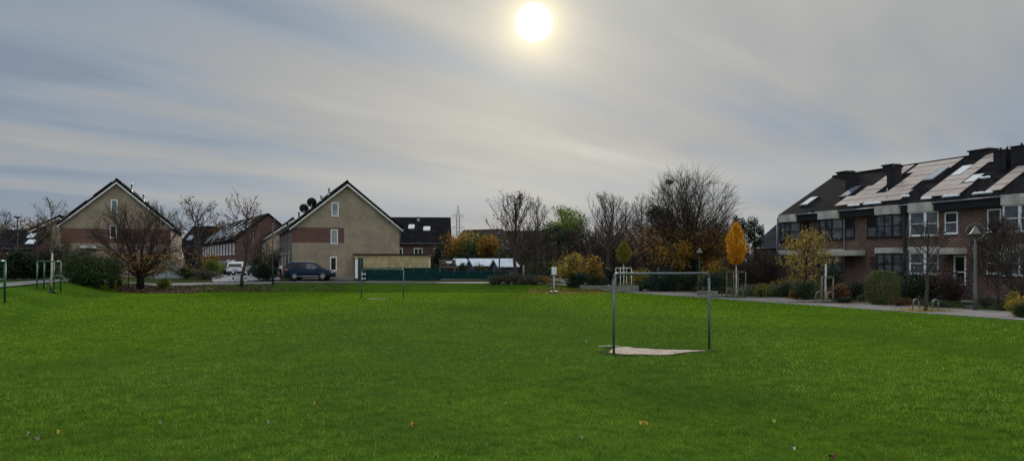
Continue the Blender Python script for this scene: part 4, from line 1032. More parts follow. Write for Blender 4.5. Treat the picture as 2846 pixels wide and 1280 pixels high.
pipe(u2, 0.05); pipe(u2, 2.9, m=metal_lt, r=0.05)
u3 = unit(9.0, 13.5, 'red brick unit behind the big round clipped hedge, roof almost covered by solar panels', bay=(10.85, 13.2), win=(9.65, 10.65), panels=((9.0, 12.6, (0,)), (10.15, 12.25, (1, 2)), (9.4, 13.4, (3,))),
          sky=((12.75, 3.3, 0.85, 1.5, skyglass_dk),), stacks=((9.2, 10.05, 2.6, 1.25, 0.6),), canopy=(9.02, 9.5), door=(9.05, 9.95) if False else None, lattice=(9.9, 10.6), snowy=((9.2, 11.0, 0.02), (12.2, 13.0, 0.6)))
pipe(u3, 4.2, r=0.09); 
u4 = unit(13.5, 18.25, 'red brick unit with white bay windows and stepped solar panels, behind the slim bare sapling', bay=(13.85, 16.0), win=(16.5, 17.5), frame=white_frame, white=True,
          panels=((14.4, 17.5, (0,)), (14.4, 16.4, (1,)), (15.3, 16.4, (2,)), (15.3, 17.6, (3,))), sky=((17.0, 1.95, 0.8, 0.9, skyglass), (14.9, 3.3, 0.8, 1.2, skyglass)), stacks=((17.7, 18.24, 3.2, 1.1, 0.7),), ridge_ch=((13.9, 15.5, 0.5),),
          canopy=(16.3, 18.2), baypane=glass_grey, door=(17.2, 18.1), snowy=((14.5, 15.4, 0.02), (16.2, 17.6, 0.02), (17.3, 18.2, 2.0)))
pipe(u4, 0.12, m=metal_lt, r=0.05)
u5 = unit(18.25, 22.95, 'red brick unit at the right edge with a narrow strip of solar panels', bay=(20.85, 22.8), win=(19.65, 20.6), frame=white_frame, white=True,
          panels=((19.4, 20.45, (0, 1, 2)),), stacks=((18.26, 18.6, 3.2, 1.1, 0.7), (18.95, 19.9, 3.2, 1.2, 0.7)), canopy=None, lwin=(19.6, 20.6), baypane=glass_grey, snowy=((18.5, 20.0, 0.02),))
for x in (0.4, 1.2): flue(u5, x, DP, RD+0.2, 0.9, 0.05, metal_lt)
u6 = unit(22.95, 27.5, 'red brick unit just outside the right edge of the view', bay=(23.2, 25.4), win=(25.9, 26.9), frame=dark_frame)
# wall lamps and house number plates are too small; a satellite-style aerial on unit 3
MB().tube([(2.2, 0.35, EV+0.3), (2.2, 0.35, EV+1.35)], 0.02, 5).build('aerial', metal_lt, u3)

# ------------------------------------------------------------------ goals
def goal(A, B, h, label, r=0.045):
    A = Vector(A); B = Vector(B); L = (B-A).length; rz = math.atan2(B.y-A.y, B.x-A.x)
    o = thing('football_goal', label, 'goal', (A.x, A.y, gz(A.x, A.y)), rz, 'netless football goals')
    c = 0.11
    for x, s in ((0, 1), (L, -1)):
        pts = [(x, 0, -0.2), (x, 0, h-c)]; MB().tube(pts, r, 12).build('goal_post', galv, o)
    pts = [(0, 0, h-c)]+[(c-c*math.cos(t), 0, h-c+c*math.sin(t)) for t in (0.4, 0.8, 1.2, PI/2)]+[(L-c+c*math.sin(t), 0, h-c+c*math.cos(t)) for t in (0, 0.4, 0.8, 1.2)]+[(L, 0, h-c)]
    MB().tube(pts, r*1.001, 12).build('crossbar', galv, o)
goal((2.54, 19.75), (5.23, 21.0), 2.03, 'near football goal of bare galvanised tube over a worn sandy goalmouth', 0.032)
goal((gx(1004.5, 52.6), 52.6), (gx(1121.5, 52.6), 52.6), 1.95, 'far football goal of bare tube in front of the green fence', 0.040)

# ------------------------------------------------------------------ lamps
def bell_lamp(p, h, label, m=grey_pole, ring=True, rz=0.0, group='bell shaped park lamps'):
    o = thing('street_lamp', label, 'street lamp', p, rz, group)
    MB().lathe([(0.085, -0.05), (0.085, 0.9), (0.068, 0.95), (0.062, h*0.78), (0.035, h*0.80), (0.035, h-0.62)], 12).build('pole', m, o)
    if ring:
        t = MB(); rr = 0.40; t.tube([(rr*math.sin(a), 0, h-0.28-rr*math.cos(a)+0.0) for a in [2*PI*i/32 for i in range(33)]], 0.022, 6, cap=False); t.build('ring', zinc, o)
        t = MB().tube([(0, 0, h-0.68), (0, 0, h+0.10)], 0.018, 6)
    hd = MB().lathe([(0.03, h+0.02), (0.05, h-0.02), (0.09, h-0.12), (0.15, h-0.22), (0.23, h-0.33), (0.27, h-0.38), (0.27, h-0.41), (0.05, h-0.40)], 18); hd.build('lamp_head', mat('grey_lamp_hood', (0.10, 0.115, 0.11), 0.5), o)
    MB().lathe([(0.05, h-0.52), (0.15, h-0.47), (0.20, h-0.412), (0.05, h-0.411)], 14).build('lamp_glass', mat('clear_lamp_glass', (0.16, 0.14, 0.11), 0.2), o)
    return o
pl = gxz(2711, 39.0); bell_lamp(pl, ztop(628, 39)-pl.z, 'grey park lamp with bell head inside a ring, on the right hand path', rz=R(-20))
pl = gxz(1944, 63.0); bell_lamp(pl, ztop(688, 63)-pl.z, 'bell headed lamp half hidden before the big tree with orange lower leaves', dkgreen_paint, False)
pl = gxz(1388, 74.5); bell_lamp(pl, ztop(640, 74.5)-pl.z, 'bell headed lamp on dark pole in front of the garden huts', dkgreen_paint, True)
def tlamp(xs, Y, top, label, m, arm=0.28):
    p = gxz(xs, Y); h = ztop(top, Y)-p.z; o = thing('street_lamp', label, 'street lamp', p, 0, 'tall street lamps')
    MB().lathe([(0.09, -0.05), (0.085, 1.2), (0.06, 1.3), (0.045, h-0.1)], 10).build('pole', m, o)
    MB().lathe([(0.05, h-0.14), (0.10, h-0.10), (arm, h-0.03), (arm, h+0.02), (0.12, h+0.05)], 14).build('lamp_head', m, o)
tlamp(49, 68, 603, 'black lamp post with flat disc head at the left edge', black_pole, 0.33)
tlamp(758, 72.5, 612, 'dark green lamp post beside the round clipped hedge, in front of the tan house', dkgreen_paint, 0.16)
tlamp(703, 84, 640, 'thin dark lamp post behind the white car, before the red brick gable', dkgreen_paint, 0.16)

# ------------------------------------------------------------------ saplings, guards, hoops
def hoop(p, w, h, rz, label, r=0.028, splay=0.0):
    pts = [(-w/2-splay, 0, -0.1), (-w/2+0.02, 0, h-w*0.42)]+[(-w/2*math.cos(t), 0, h-w*0.42+w*0.42*math.sin(t)) for t in (0.4, 0.8, 1.2, PI/2, 1.94, 2.34, 2.74)]+[(w/2-0.02, 0, h-w*0.42), (w/2+splay, 0, -0.1)]
    o = MB().tube(pts, r, 8).build('protection_hoop', galv_lt, None, p, rz); tag(o, label, 'hoop', 'steel hoops guarding the path trees'); return o
def guard(xs, Y, w, h, label, m, posts=4, rz=0.0, rail=0.05, pr=0.05, white_top=False):
    p = gxz(xs, Y); o = thing('tree_guard', label, 'tree guard', p, rz, 'wooden and metal guards round young trees')
    P_ = [(-w/2, -w/2), (w/2, -w/2), (w/2, w/2), (-w/2, w/2)] if posts == 4 else [(-w/2, -w*0.29), (w/2, -w*0.29), (0, w*0.58)]
    for x, y in P_: MB().tube([(x, y, -0.1), (x, y, h)], pr, 8).build('post', m, o)
    r_ = MB()
    for i in range(len(P_)):
        a = P_[i]; b = P_[(i+1) % len(P_)]; r_.tube([(a[0], a[1], h+0.02), (b[0], b[1], h+0.02)], rail, 6)
    r_.build('rail', m, o); return o
# left green guard with sapling
guard(136, 50, 0.98, 1.86, 'green metal guard round the white stemmed sapling on the left', green_paint, rz=R(8), rail=0.045, pr=0.045)
pb = gxz(141, 50)
o = tree(141, 50, 540, 1.55, 'slim sapling with whitewashed stem inside the green guard, few leaves left', 21, name='sapling', tr=0.055, clear=2.1, wood=bark_grey, nprim=18, n2=6, n3=5, twr=0.008, up=0.12, leaf=L_brown, leafn=260, leafs=0.10, lean=0.03)
MB().tube([(0, 0, -0.02), (0.06, 0, 1.2), (0.1, 0, 2.45)], [0.062, 0.056, 0.05], 8).build('painted_stem', whitewash, o)
MB().cbox(-0.3, 0.45, -0.5, -0.1, -0.05, 0.08, 0.02).build('watering_collar', dkgreen_paint, o)
guard(-17, 36, 0.62, 1.80, 'green metal guard cut off by the left edge of the view', green_paint, rz=R(5), rail=0.055, pr=0.055)
tree(-42, 36, 560, 1.15, 'bare young tree whose twigs reach in at the left edge', 22, name='sapling', tr=0.06, clear=2.0, wood=bark_grey, nprim=18, n2=6, n3=5, twr=0.007, leaf=L_green, leafn=200, leafs=0.08)
# white staked sapling with box
def sapling(xs, Y, guard_h, gw, label_t, label_g, crown=None, ctop=None, cbase=None, crx=0.6, seed=3, stake_m=stake, trunk_m=whitewash, posts=4, bare_top=None, cs=0.09, cn=3500, name='sapling'):
    p = gxz(xs, Y)
    if label_g: guard(xs, Y, gw, guard_h, label_g, stake_m, posts, rz=R(15), rail=0.035, pr=0.035)
    o = thing(name, label_t, 'tree', p, 0, None)
    if crown:
        top = ztop(ctop, Y)-p.z; bs = ztop(cbase, Y)-p.z; rng = np.random.default_rng(seed)
        T = MB().tube([(0, 0, -0.05), (0.02, 0, bs*0.5), (0, 0, bs+0.1)], [0.055, 0.05, 0.04], 8); T.build('trunk', trunk_m, o)
        B = MB(); B.tube([(0, 0, bs), (0, 0, top*0.97)], [0.04, 0.008], 6)
        for i in range(26):
            az = i*2.4; f = (i/26)*0.8; z0_ = bs+(top-bs)*f*0.9; rr = crx*0.85*math.sin(PI*min(1, 0.25+f*0.75)); L = (top-bs)*0.28*(1-f*0.5)
            B.tube([(0, 0, z0_), (math.cos(az)*rr*0.6, math.sin(az)*rr*0.6, z0_+L*0.5), (math.cos(az)*rr, math.sin(az)*rr, z0_+L)], [0.014, 0.009, 0.004], 4, cap=False)
        B.build('branches', bark, o)
        P_ = []
        while len(P_) < cn:
            f = rng.random(); az = rng.random()*2*PI; env = crx*(math.sin(PI*f**0.72)**0.62)*(1+0.10*math.sin(5*az+9*f)+0.08*math.sin(3*az-14*f+1)+0.06*math.sin(23*f+2*az))
            r_ = env*rng.random()**0.38; P_.append((math.cos(az)*r_, math.sin(az)*r_, bs-0.1+(top-bs+0.12)*f))
        MB().quads(leaf_quads(np.array(P_), cs*1.35, rng)).build('crown', crown, o)
    return o
o = tree(1540, 63.5, 672, 0.42, 'thin bare sapling carrying a white box at the far edge of the field', 31, name='sapling', tr=0.03, clear=1.9, wood=bark, nprim=7, n2=2, n3=2, twr=0.008, a0=(12, 25))
MB().tube([(0, 0, -0.02), (0, 0, 1.65)], [0.055, 0.05], 8).build('painted_stem', whitewash, o)
guard(1540, 63.5, 0.85, 1.38, 'three pale stakes with top rails round the sapling with the white box', stake_dk, 3, rz=R(40), rail=0.03, pr=0.03)
p = gxz(1540, 63.5); bx = MB().cbox(-0.20, 0.20, -0.17, 0.17, 1.45, 2.05, 0.03); bx = bx.build('white_box', mat('white_box_paint', (0.62, 0.66, 0.68), 0.5, 0.1), None, p); tag(bx, 'white box fixed on top of the stakes at the field edge', 'box')
tag(MB().lathe([(0.28, -0.02), (0.36, 0.04), (0.36, 0.11), (0.28, 0.13)], 14).build('watering_ring', dkgreen_paint, None, p+Vector((0, 0, 0.01))), 'dark green watering ring at the foot of the sapling with the white box', 'watering ring')
# green crowned sapling in white stakes on the planter
wpl = gxz(1733, 66.5)
pk = thing('planter_wall', 'low concrete planter box under the white staked sapling', 'planter', gxz(1690, 65.0), R(-6)); 
MB().cbox(0, 2.5, 0, 1.9, -0.1, 0.52, 0.02).build('wall', concrete_dk, pk); MB().box(0.12, 2.38, 0.12, 1.78, 0.522, 0.54).build('soil', mudm, pk)
sapling(1733, 66, 1.95, 0.98, 'young tree with small yellow green oval crown and white stem on the planter', 'white stakes and rail round the sapling on the planter', L_yelgreen, 670, 727, 0.62, 41, stake_m=whitewash, cn=1500, cs=0.12)
# yellow tree by the path
sapling(2046, 54.0, 1.75, 0.90, 'small tree with bright yellow oval crown beside the right hand path', 'dark weathered stakes and rail round the bright yellow tree', L_yel, 618, 730, 0.68, 42, stake_m=stake_dk, cn=2700, cs=0.125, name='yellow_tree')
# sapling in front of the second unit
tree(2295, 47.0, 640, 0.95, 'staked sapling with pale stem and a few leaves before the red brick row', 43, name='sapling', tr=0.045, clear=2.3, wood=bark_grey, nprim=12, n2=5, n3=4, twr=0.007, leaf=L_mixed, leafn=300, leafs=0.09, a0=(25, 55))
MB_ = MB().tube([(0, 0, -0.02), (-0.02, 0, 1.2), (0, 0, 2.3)], [0.065, 0.06, 0.05], 8); tag(MB_.build('trunk_wrap', whitewash, None, gxz(2295, 47.0)+Vector((0, -0.01, 0))), 'pale paint sleeve on the stem of the staked sapling before the red brick row', 'trunk sleeve')
guard(2295, 47.0, 0.72, 1.50, 'weathered three post stake guard round the sapling before the red brick row', stake_dk, 3, rz=R(10), rail=0.04, pr=0.045)
tag(MB().lathe([(0.30, -0.02), (0.38, 0.04), (0.38, 0.14), (0.30, 0.16)], 14).build('watering_ring', green_paint, None, gxz(2297, 46.8)), 'green watering ring at the foot of the staked sapling before the red brick row', 'watering ring')
# bare sapling with hoops
tree(2573, 37.8, 606, 1.62, 'slim bare tree between two steel hoops beside the round clipped hedge', 44, name='bare_sapling', tr=0.085, clear=1.75, wood=bark, tw=bark, nprim=19, n2=6, n3=4, twr=0.010, a0=(30, 62), up=0.13)
for xs, Y, h, w, lb in ((2026, 54.2, 0.62, 0.42, 'leaning steel hoop left of the bright yellow tree'), (2057, 53.2, 0.60, 0.48, 'steel hoop at the right foot of the bright yellow tree'),
                        (2275, 46.6, 0.66, 0.42, 'steel hoop left of the staked sapling'), (2307, 46.2, 0.66, 0.42, 'steel hoop right of the staked sapling'),
                        (2546, 38.3, 0.60, 0.38, 'steel hoop left of the slim bare tree'), (2600, 38.0, 0.60, 0.38, 'steel hoop right of the slim bare tree')):
    hoop(gxz(xs, Y), w, h, R(20), lb, splay=0.06)
litter('ground_cover', 'low yellowing leaves round the foot of the slim bare tree between the hoops', [(gx(2573, 38)+rg.normal()*0.75, 38.1+rg.normal()*0.45) for _ in range(900)], L_mixed, 0.10, 61, 0.04, 0.06)
litter('ground_cover', 'low grass and leaves in the tree pit of the bright yellow tree', [(gx(2046, 54)+rg.normal()*1.6, 54+rg.normal()*0.6) for _ in range(1500)], L_green, 0.10, 62, 0.05, 0.05)
litter('ground_cover', 'leaves in the tree pit of the staked sapling before the red brick row', [(gx(2300, 46.6)+rg.normal()*1.3, 46.6+rg.normal()*0.4) for _ in range(1100)], L_brown, 0.09, 63, 0.04, 0.03)

# ------------------------------------------------------------------ larger trees, left to right
low = lambda f: (lambda P, H, Rr: P[:, 2] < H*f)
high = lambda f: (lambda P, H, Rr: P[:, 2] > H*f)
leafy(52, 150, 608, 5.5, 'round tree with orange brown autumn crown far behind the black lamp post', 101, L_rust, clear=2, n=2600, size=0.42, s=0.45, surf=0.6)
leafy(92, 140, 602, 4.2, 'far orange brown tree just right of the black lamp post', 102, L_rust, clear=2, n=1800, size=0.42, s=0.42, surf=0.6)
leafy(118, 150, 612, 3.2, 'far rusty tree seen through the whitewashed sapling', 103, L_brown, clear=2, n=1300, size=0.4, s=0.42)
tree(-8, 62, 585, 2.6, 'bare tree cut by the left edge behind the black lamp post', 104, tr=0.12, clear=1.6, nprim=14, n2=7, n3=5, twr=0.012)
tree(95, 66, 590, 2.0, 'bare leaning young tree right of the black lamp post', 105, tr=0.08, clear=2.2, nprim=10, n2=6, n3=4, twr=0.010, leaf=L_mixed, leafn=160, leafs=0.12)
# the spreading hornbeam before the left house
tree(390, 66.5, 560, 4.15, 'broad spreading bare tree with short thick trunk and rusty leaves on its low branches', 106, name='spreading_tree', tr=0.30, clear=1.15, vase=True, nprim=38, n2=10, n3=8, twr=0.013, wood=bark_black, tw=twigs_red, leaf=L_gold, leafn=1900, leafs=0.15, jit=0.18, up=0.02,
     leafcond=lambda P, H, Rr: (P[:, 2] < H*0.40) & (P[:, 2] > 1.3))
tree(553, 86, 553, 4.4, 'bare street tree with seed clusters, left one of the pair by the side street', 107, tr=0.17, clear=2.6, nprim=15, n2=7, n3=5, twr=0.014, leaf=L_brown, leafn=420, leafs=0.19, jit=0.06, leafcond=high(0.5), group='pair of bare street trees')
tree(672, 69.5, 541, 3.3, 'bare street tree in front of the white car, right one of the pair', 108, tr=0.14, clear=2.1, nprim=15, n2=7, n3=5, twr=0.012, leaf=L_brown, leafn=460, leafs=0.16, jit=0.06, leafcond=high(0.45), group='pair of bare street trees')
tree(452, 100, 568, 3.4, 'thin bare tree showing over the right eave of the left tan house', 109, tr=0.10, clear=3, nprim=12, n2=6, n3=5, twr=0.012)
leafy(625, 155, 608, 3.0, 'dark rounded tree rising behind the red brick row', 110, L_brown, clear=2, n=1400, size=0.4)
# behind the fence
leafy(1272, 104, 638, 3.3, 'yellow and gold tree left of the dark green tree behind the huts', 111, L_gold, clear=0.8, n=4200, size=0.28, k=14)
leafy(1325, 101, 642, 3.4, 'dense dark green rounded tree behind the huts', 112, L_green, clear=0.6, n=4600, size=0.28, k=14)
leafy(1306, 108, 634, 2.6, 'green yellow tree top between the gold tree and the dark green tree', 113, L_mixed, clear=1.5, n=2200, size=0.3)
leafy(1362, 98, 640, 1.7, 'orange leaved tree between the dark green tree and the tall bare maple', 114, L_gold, clear=1.6, n=1900, size=0.26)
leafy(1222, 92, 668, 0.8, 'narrow dark conifer at the right end of the dark roofed house', 115, L_dark, name='conifer', clear=0.1, n=1500, size=0.22, tr=0.08, k=8)
tree(1432, 72.5, 533, 3.35, 'tall bare maple with last dark red leaves beside the garden huts', 116, name='maple_tree', tr=0.17, clear=1.9, nprim=22, n2=8, n3=5, twr=0.012, a0=(22, 50), up=0.22, wood=bark, leaf=L_purple, leafn=620, leafs=0.17, jit=0.08, leafcond=high(0.40))
tree(1497, 84, 545, 1.9, 'slender birch with drooping bare twigs right of the tall maple', 117, name='birch_tree', tr=0.10, clear=2.5, nprim=18, n2=6, n3=6, twr=0.009, a0=(18, 40), up=0.10, leaf=L_mixed, leafn=160, leafs=0.13)
tree(1478, 76, 640, 2.2, 'low multi branched bare tree right of the maple trunk', 118, tr=0.09, clear=0.9, nprim=16, n2=7, n3=5, twr=0.011, vase=True)
leafy(1563, 104, 560, 4.3, 'late green willow like tree rising above the thicket', 119, L_willow, name='green_tree', clear=3.8, n=6500, size=0.26, k=18, s=0.40, surf=0.6)
leafy(1553, 96, 622, 3.4, 'dark grey green mass of a tree below the late green tree', 120, L_dark, clear=0.5, n=3600, size=0.28, k=12)
tree(1690, 82, 535, 3.5, 'bare tree with fan of fine upright branches left of the big bare tree', 121, tr=0.20, clear=3.0, nprim=20, n2=9, n3=6, twr=0.012, up=0.18, a0=(25, 50))
tree(1748, 96, 562, 3.6, 'bare tree in the background above the planter', 122, tr=0.14, clear=2.0, nprim=18, n2=8, n3=5, twr=0.013)
tree(1782, 92, 528, 2.4, 'thin pale bare tree rising behind the dark pine', 123, tr=0.12, clear=3.0, nprim=16, n2=8, n3=5, twr=0.012, tw=bark_grey)
tree(1625, 98, 640, 3.8, 'dark bare thicket tree behind the gold leaved shrub', 124, tr=0.12, clear=1.0, nprim=20, n2=9, n3=6, twr=0.016, vase=True)
tree(1590, 92, 660, 3.0, 'low bare tree left behind the gold leaved shrub', 125, tr=0.12, clear=0.8, nprim=18, n2=8, n3=6, twr=0.016, vase=True)
tree(1725, 90, 640, 3.2, 'bare tangled small tree behind the planter', 126, tr=0.12, clear=0.8, nprim=20, n2=9, n3=6, twr=0.016, vase=True)
leafy(1838, 74, 548, 1.7, 'dark pine crown in front of the left side of the big bare tree', 127, L_dark, name='pine_tree', clear=3.6, n=1500, size=0.22, k=18, s=0.26, wood=bark_black)
tree(1800, 78, 622, 2.9, 'bare brown tree with some golden leaves under the pine', 128, tr=0.14, clear=1.2, nprim=18, n2=8, n3=5, twr=0.013, leaf=L_gold, leafn=500, leafs=0.18)
for i, (xs, Y, tp, rr, lb) in enumerate(((1525, 100, 628, 3.2, 'low dense bare tree under the left side of the late green tree'), (1650, 96, 600, 3.4, 'bare brown tree left behind the fan shaped bare tree'),
        (1715, 99, 592, 3.2, 'dense brown bare tree right behind the fan shaped bare tree'), (1765, 97, 585, 3.0, 'dense brown bare tree behind the green oval sapling'), (1818, 95, 575, 3.0, 'dense bare tree behind the dark pine crown'),
        (2000, 90, 600, 3.4, 'bare brown tree behind the orange leaved tree beside the yellow oval tree'), (1575, 99, 640, 3.0, 'low brown bare tree straight under the late green tree'))):
    tree(xs, Y, tp, rr, lb, 140+i, tr=0.13, clear=1.2, nprim=30, n2=10, n3=7, twr=0.016, vase=True, wood=bark, leaf=L_brown, leafn=500, leafs=0.22)
# the big tree
big = tree(1912, 71, 468, 4.35, 'very large bare tree with dense fan of branches, orange leaves left on its lower half', 129, name='large_bare_tree', tr=0.36, clear=1.9, vase=True, nprim=95, n2=12, n3=7, twr=0.012, wob=0.05, up=0.03, wood=bark, leaf=L_gold, leafn=6500, leafs=0.18, jit=0.25,
     leafcond=lambda P, H, Rr: P[:, 2] < H*0.50)
rn = np.random.default_rng(77); ne = MB(); 
pn = gxz(1861, 69.5); zt = ztop(506, 69.5)
Pn = np.clip(rn.normal(size=(420, 3)), -1.4, 1.4)*np.array((0.22, 0.22, 0.13)); ne.quads(leaf_quads(Pn, 0.13, rn, asp=0.3)); tag(ne.build('bird_nest', bark_black, None, (pn.x, 69.5, zt)), 'dark bird nest high in the big bare tree', 'nest')
leafy(1985, 68, 640, 2.5, 'orange and brown leaved tree spreading right of the lamp in front of the big tree', 130, L_orange, clear=1.2, n=1700, size=0.20, k=14, s=0.34, surf=0.7)
leafy(1870, 67.5, 658, 2.1, 'golden orange leaved small tree in the lower left of the big tree', 131, L_gold, clear=1.4, n=1500, size=0.19, k=14, s=0.36, surf=0.7)
leafy(2068, 100, 578, 2.0, 'dark scots pine against the sky behind the bright yellow tree', 132, L_dark, name='pine_tree', clear=3.5, n=1500, size=0.28, k=14, s=0.28, wood=bark_black)
leafy(2095, 104, 588, 1.8, 'second dark pine crown beside the slate roof chimneys', 133, L_dark, name='pine_tree', clear=3.5, n=1100, size=0.28, k=12, s=0.28, wood=bark_black)

# ------------------------------------------------------------------ shrubs
bush(22, 64, 2.3, 2.0, 'dark shrub with yellowish leaves at the left edge behind the road', 201, L_dark, size=0.16)
bush(62, 65, 3.4, 3.0, 'tall black green hedge mass behind the black lamp post', 202, L_dark, n=3600, size=0.18)
bush(108, 66, 3.6, 2.7, 'dark hedge with pale leaf tips left of the whitewashed sapling', 203, L_dark, n=3200, size=0.17)
bush(150, 67, 3.4, 3.3, 'dark evergreen shrub right behind the whitewashed sapling', 204, L_dark, n=3600, size=0.17)
bush(185, 72, 3.0, 3.9, 'tall dark twiggy shrub at the left corner of the left tan house', 205, L_brown, n=1500, size=0.16, stems=40)
tree(172, 66, 655, 1.8, 'bare twiggy shrub between the whitewashed sapling and the big green bush', 206, name='bare_shrub', cat='shrub', tr=0.05, clear=0.4, vase=True, nprim=20, n2=7, n3=5, twr=0.011)
bush(262, 61.5, 5.7, 2.95, 'large loose green bush on the lawn edge before the left tan house', 207, L_green, name='large_bush', n=11000, size=0.15, k=11, d=3.0, stems=30)
bush(215, 62, 3.2, 3.2, 'grey brown twiggy upper half of the shrubbery left of the big green bush', 208, L_grey, n=2600, size=0.14, stems=40)
bush(310, 64, 1.7, 2.7, 'dark shrub tinged orange between the big bush and the spreading tree', 209, L_brown, n=1700, size=0.14, stems=30)
bush(455, 67.5, 1.5, 1.35, 'small yellow green bush right of the spreading tree', 210, L_willow, n=1500, size=0.11)
bush(334, 66.5, 0.8, 0.9, 'small yellow green bush left of the spreading tree trunk', 211, L_willow, n=800, size=0.10)
bush(575, 78, 3.4, 1.0, 'low spreading grey green shrub on the corner of the side street', 212, L_grey, n=2600, size=0.14, d=2.2)
bush(520, 78, 2.4, 1.3, 'low dark shrub left of the corner shrub by the side street', 213, L_green, n=1600, size=0.14)
bush(578, 88, 2.8, 3.0, 'orange topped bush behind the corner of the side street', 214, L_orange, n=1500, size=0.18, k=5)
bush(592, 86, 2.8, 2.3, 'yellow green bush below the orange topped bush', 215, L_willow, n=1500, size=0.17)
bush(530, 86, 2.4, 3.4, 'dark evergreen at the side street left of the orange topped bush', 216, L_dark, n=1700, size=0.17)
bush(625, 100, 2.8, 1.5, 'low hedge behind the parked dark car', 217, L_green, n=1100, size=0.18)
bush(742, 76.0, 2.45, 1.75, 'big dark rounded clipped hedge left of the person', 218, L_dark, name='clipped_hedge', cat='hedge', n=5200, size=0.12, k=4, s=0.7, surf=0.3)
bush(716, 82, 2.2, 1.3, 'low clipped dark hedge behind the thin lamp post', 219, L_blue, name='clipped_hedge', cat='hedge', n=1700, size=0.13, s=0.7)
bush(716, 86, 1.5, 2.5, 'dark rounded shrub right of the white car', 220, L_dark, n=1700, size=0.14)
bush(735, 90, 3.2, 3.0, 'shrub with last yellow leaves behind the clipped hedge', 221, L_willow, n=800, size=0.16, stems=26)
bush(765, 80.5, 1.6, 3.4, 'dark narrow evergreen at the left facade of the middle tan house', 222, L_dark, n=1800, size=0.13)
tree(740, 84, 650, 2.1, 'bare bushy tree in the front garden left of the middle tan house', 223, name='bare_shrub', tr=0.06, clear=0.6, vase=True, nprim=18, n2=7, n3=5, twr=0.012)
bush(800, 80.5, 1.0, 1.15, 'dark shrub beside the rear of the parked dark blue car', 224, L_dark, n=900, size=0.11)
# around the huts
bush(1288, 86, 1.05, 1.45, 'round clipped dark bush behind the green fence in front of the second hut', 225, L_green, name='clipped_bush', n=1600, size=0.10, k=3, s=0.75, zoff=0.25)
bush(1262, 86, 1.6, 1.15, 'dark red shrub behind the green fence left of the clipped round bush', 226, L_purple, n=900, size=0.14)
bush(1205, 88, 2.6, 1.55, 'dark hedge behind the end of the beige garage', 227, L_dark, n=1500, size=0.15)
bush(1197, 96, 2.8, 4.0, 'grey green twiggy shrub in front of the dark roofed house', 228, L_grey, n=1300, size=0.16, stems=40)
bush(1338, 84.5, 1.7, 1.6, 'bushy plant growing against the widest hut', 229, L_green, n=1100, size=0.13)
bush(1388, 73.2, 1.5, 1.9, 'thin leafy climber round the foot of the lamp in front of the huts', 230, L_blue, n=350, size=0.12)
for i, (xs, w, h) in enumerate(((1372, 1.9, 0.85), (1412, 2.2, 1.15), (1452, 2.2, 1.25), (1484, 2.0, 1.05))):
    bush(xs, 72.6, w, h, ('low grey brown shrub at the left end of the bed under the maple', 'grey brown shrub left of the maple trunk', 'grey brown shrub right of the maple trunk', 'low shrub at the right end of the bed under the maple')[i], 240+i, L_grey, n=1500, size=0.12, group='low shrubs in the bed under the maple', stems=20)
mb = MB().lathe([(0.09, -0.05), (0.09, 1.6), (0.06, 1.68)], 8); tag(mb.build('bollard', kerbm, None, gxz(1455, 73.4)), 'pale stone post in the shrubs right of the maple trunk', 'post')
# middle thicket
bush(1520, 82, 5.0, 2.3, 'mid green shrub mass left behind the gold leaved shrub', 231, L_green, n=2500, size=0.17)
bush(1592, 71.5, 5.2, 3.7, 'wide shrub full of golden yellow leaves behind the sapling with the white box', 232, L_mixed, name='golden_shrub', n=2900, size=0.16, k=18, s=0.28, surf=0.7, stems=60)
bush(1645, 72.5, 3.4, 3.4, 'right half of the golden shrubs with more green in its leaves', 233, L_gold, name='golden_shrub', n=1700, size=0.17, k=10, s=0.36, surf=0.6, stems=30)
bush(1512, 73.5, 1.4, 0.95, 'small orange yellow bush low left of the golden shrub', 234, L_gold, n=500, size=0.13)
bush(1505, 76, 3.6, 1.3, 'dark low hedge right of the maple bed', 235, L_dark, n=2000, size=0.15)
bush(1608, 70.6, 2.8, 1.5, 'dark green low shrub in front of the golden shrub', 236, L_blue, n=2200, size=0.13)
bush(1668, 71, 2.8, 1.3, 'dark green low shrub between the golden shrub and the planter', 237, L_dark, n=1900, size=0.13)
bush(1705, 74, 3.4, 2.2, 'dark shrub mass behind the white stakes on the planter', 238, L_dark, n=2200, size=0.15)
bush(1778, 67.5, 2.2, 2.3, 'yellowish shrub just right of the planter', 239, L_mixed, n=1200, size=0.14, stems=26)
bush(1818, 66, 3.6, 1.55, 'dark green low hedge left of the lamp, behind the near crossbar', 250, L_blue, n=3400, size=0.13)
bush(1880, 65.5, 3.8, 1.9, 'dark evergreen hedge in the middle beneath the orange leaves', 251, L_dark, n=3600, size=0.13)
bush(1905, 68.5, 4.6, 3.3, 'tall dark evergreen mass under the big tree', 252, L_dark, n=4200, size=0.16)
bush(1965, 62, 1.9, 1.9, 'shrub with pale yellow leaf tips right of the near goal post', 253, L_mixed, n=800, size=0.14)
bush(1992, 60, 2.8, 2.1, 'dark bluish green shrub left of the bright yellow tree', 254, L_blue, n=2600, size=0.13)
bush(2010, 66, 3.0, 3.4, 'olive shrub rising left of the yellow tree stem', 255, L_mixed, n=1500, size=0.14)
tree(2095, 64, 690, 2.6, 'dense dark bare shrub in the garden right of the yellow tree', 256, name='bare_shrub', cat='shrub', tr=0.08, clear=0.5, vase=True, nprim=40, n2=10, n3=7, twr=0.012)
tree(2138, 62, 700, 2.2, 'dense dark bare shrub left of the tall grey drainpipe', 257, name='bare_shrub', cat='shrub', tr=0.08, clear=0.5, vase=True, nprim=36, n2=10, n3=7, twr=0.012)
bush(2100, 66, 6.0, 1.7, 'black green hedge behind the low picket fence', 258, L_dark, n=3600, size=0.15)
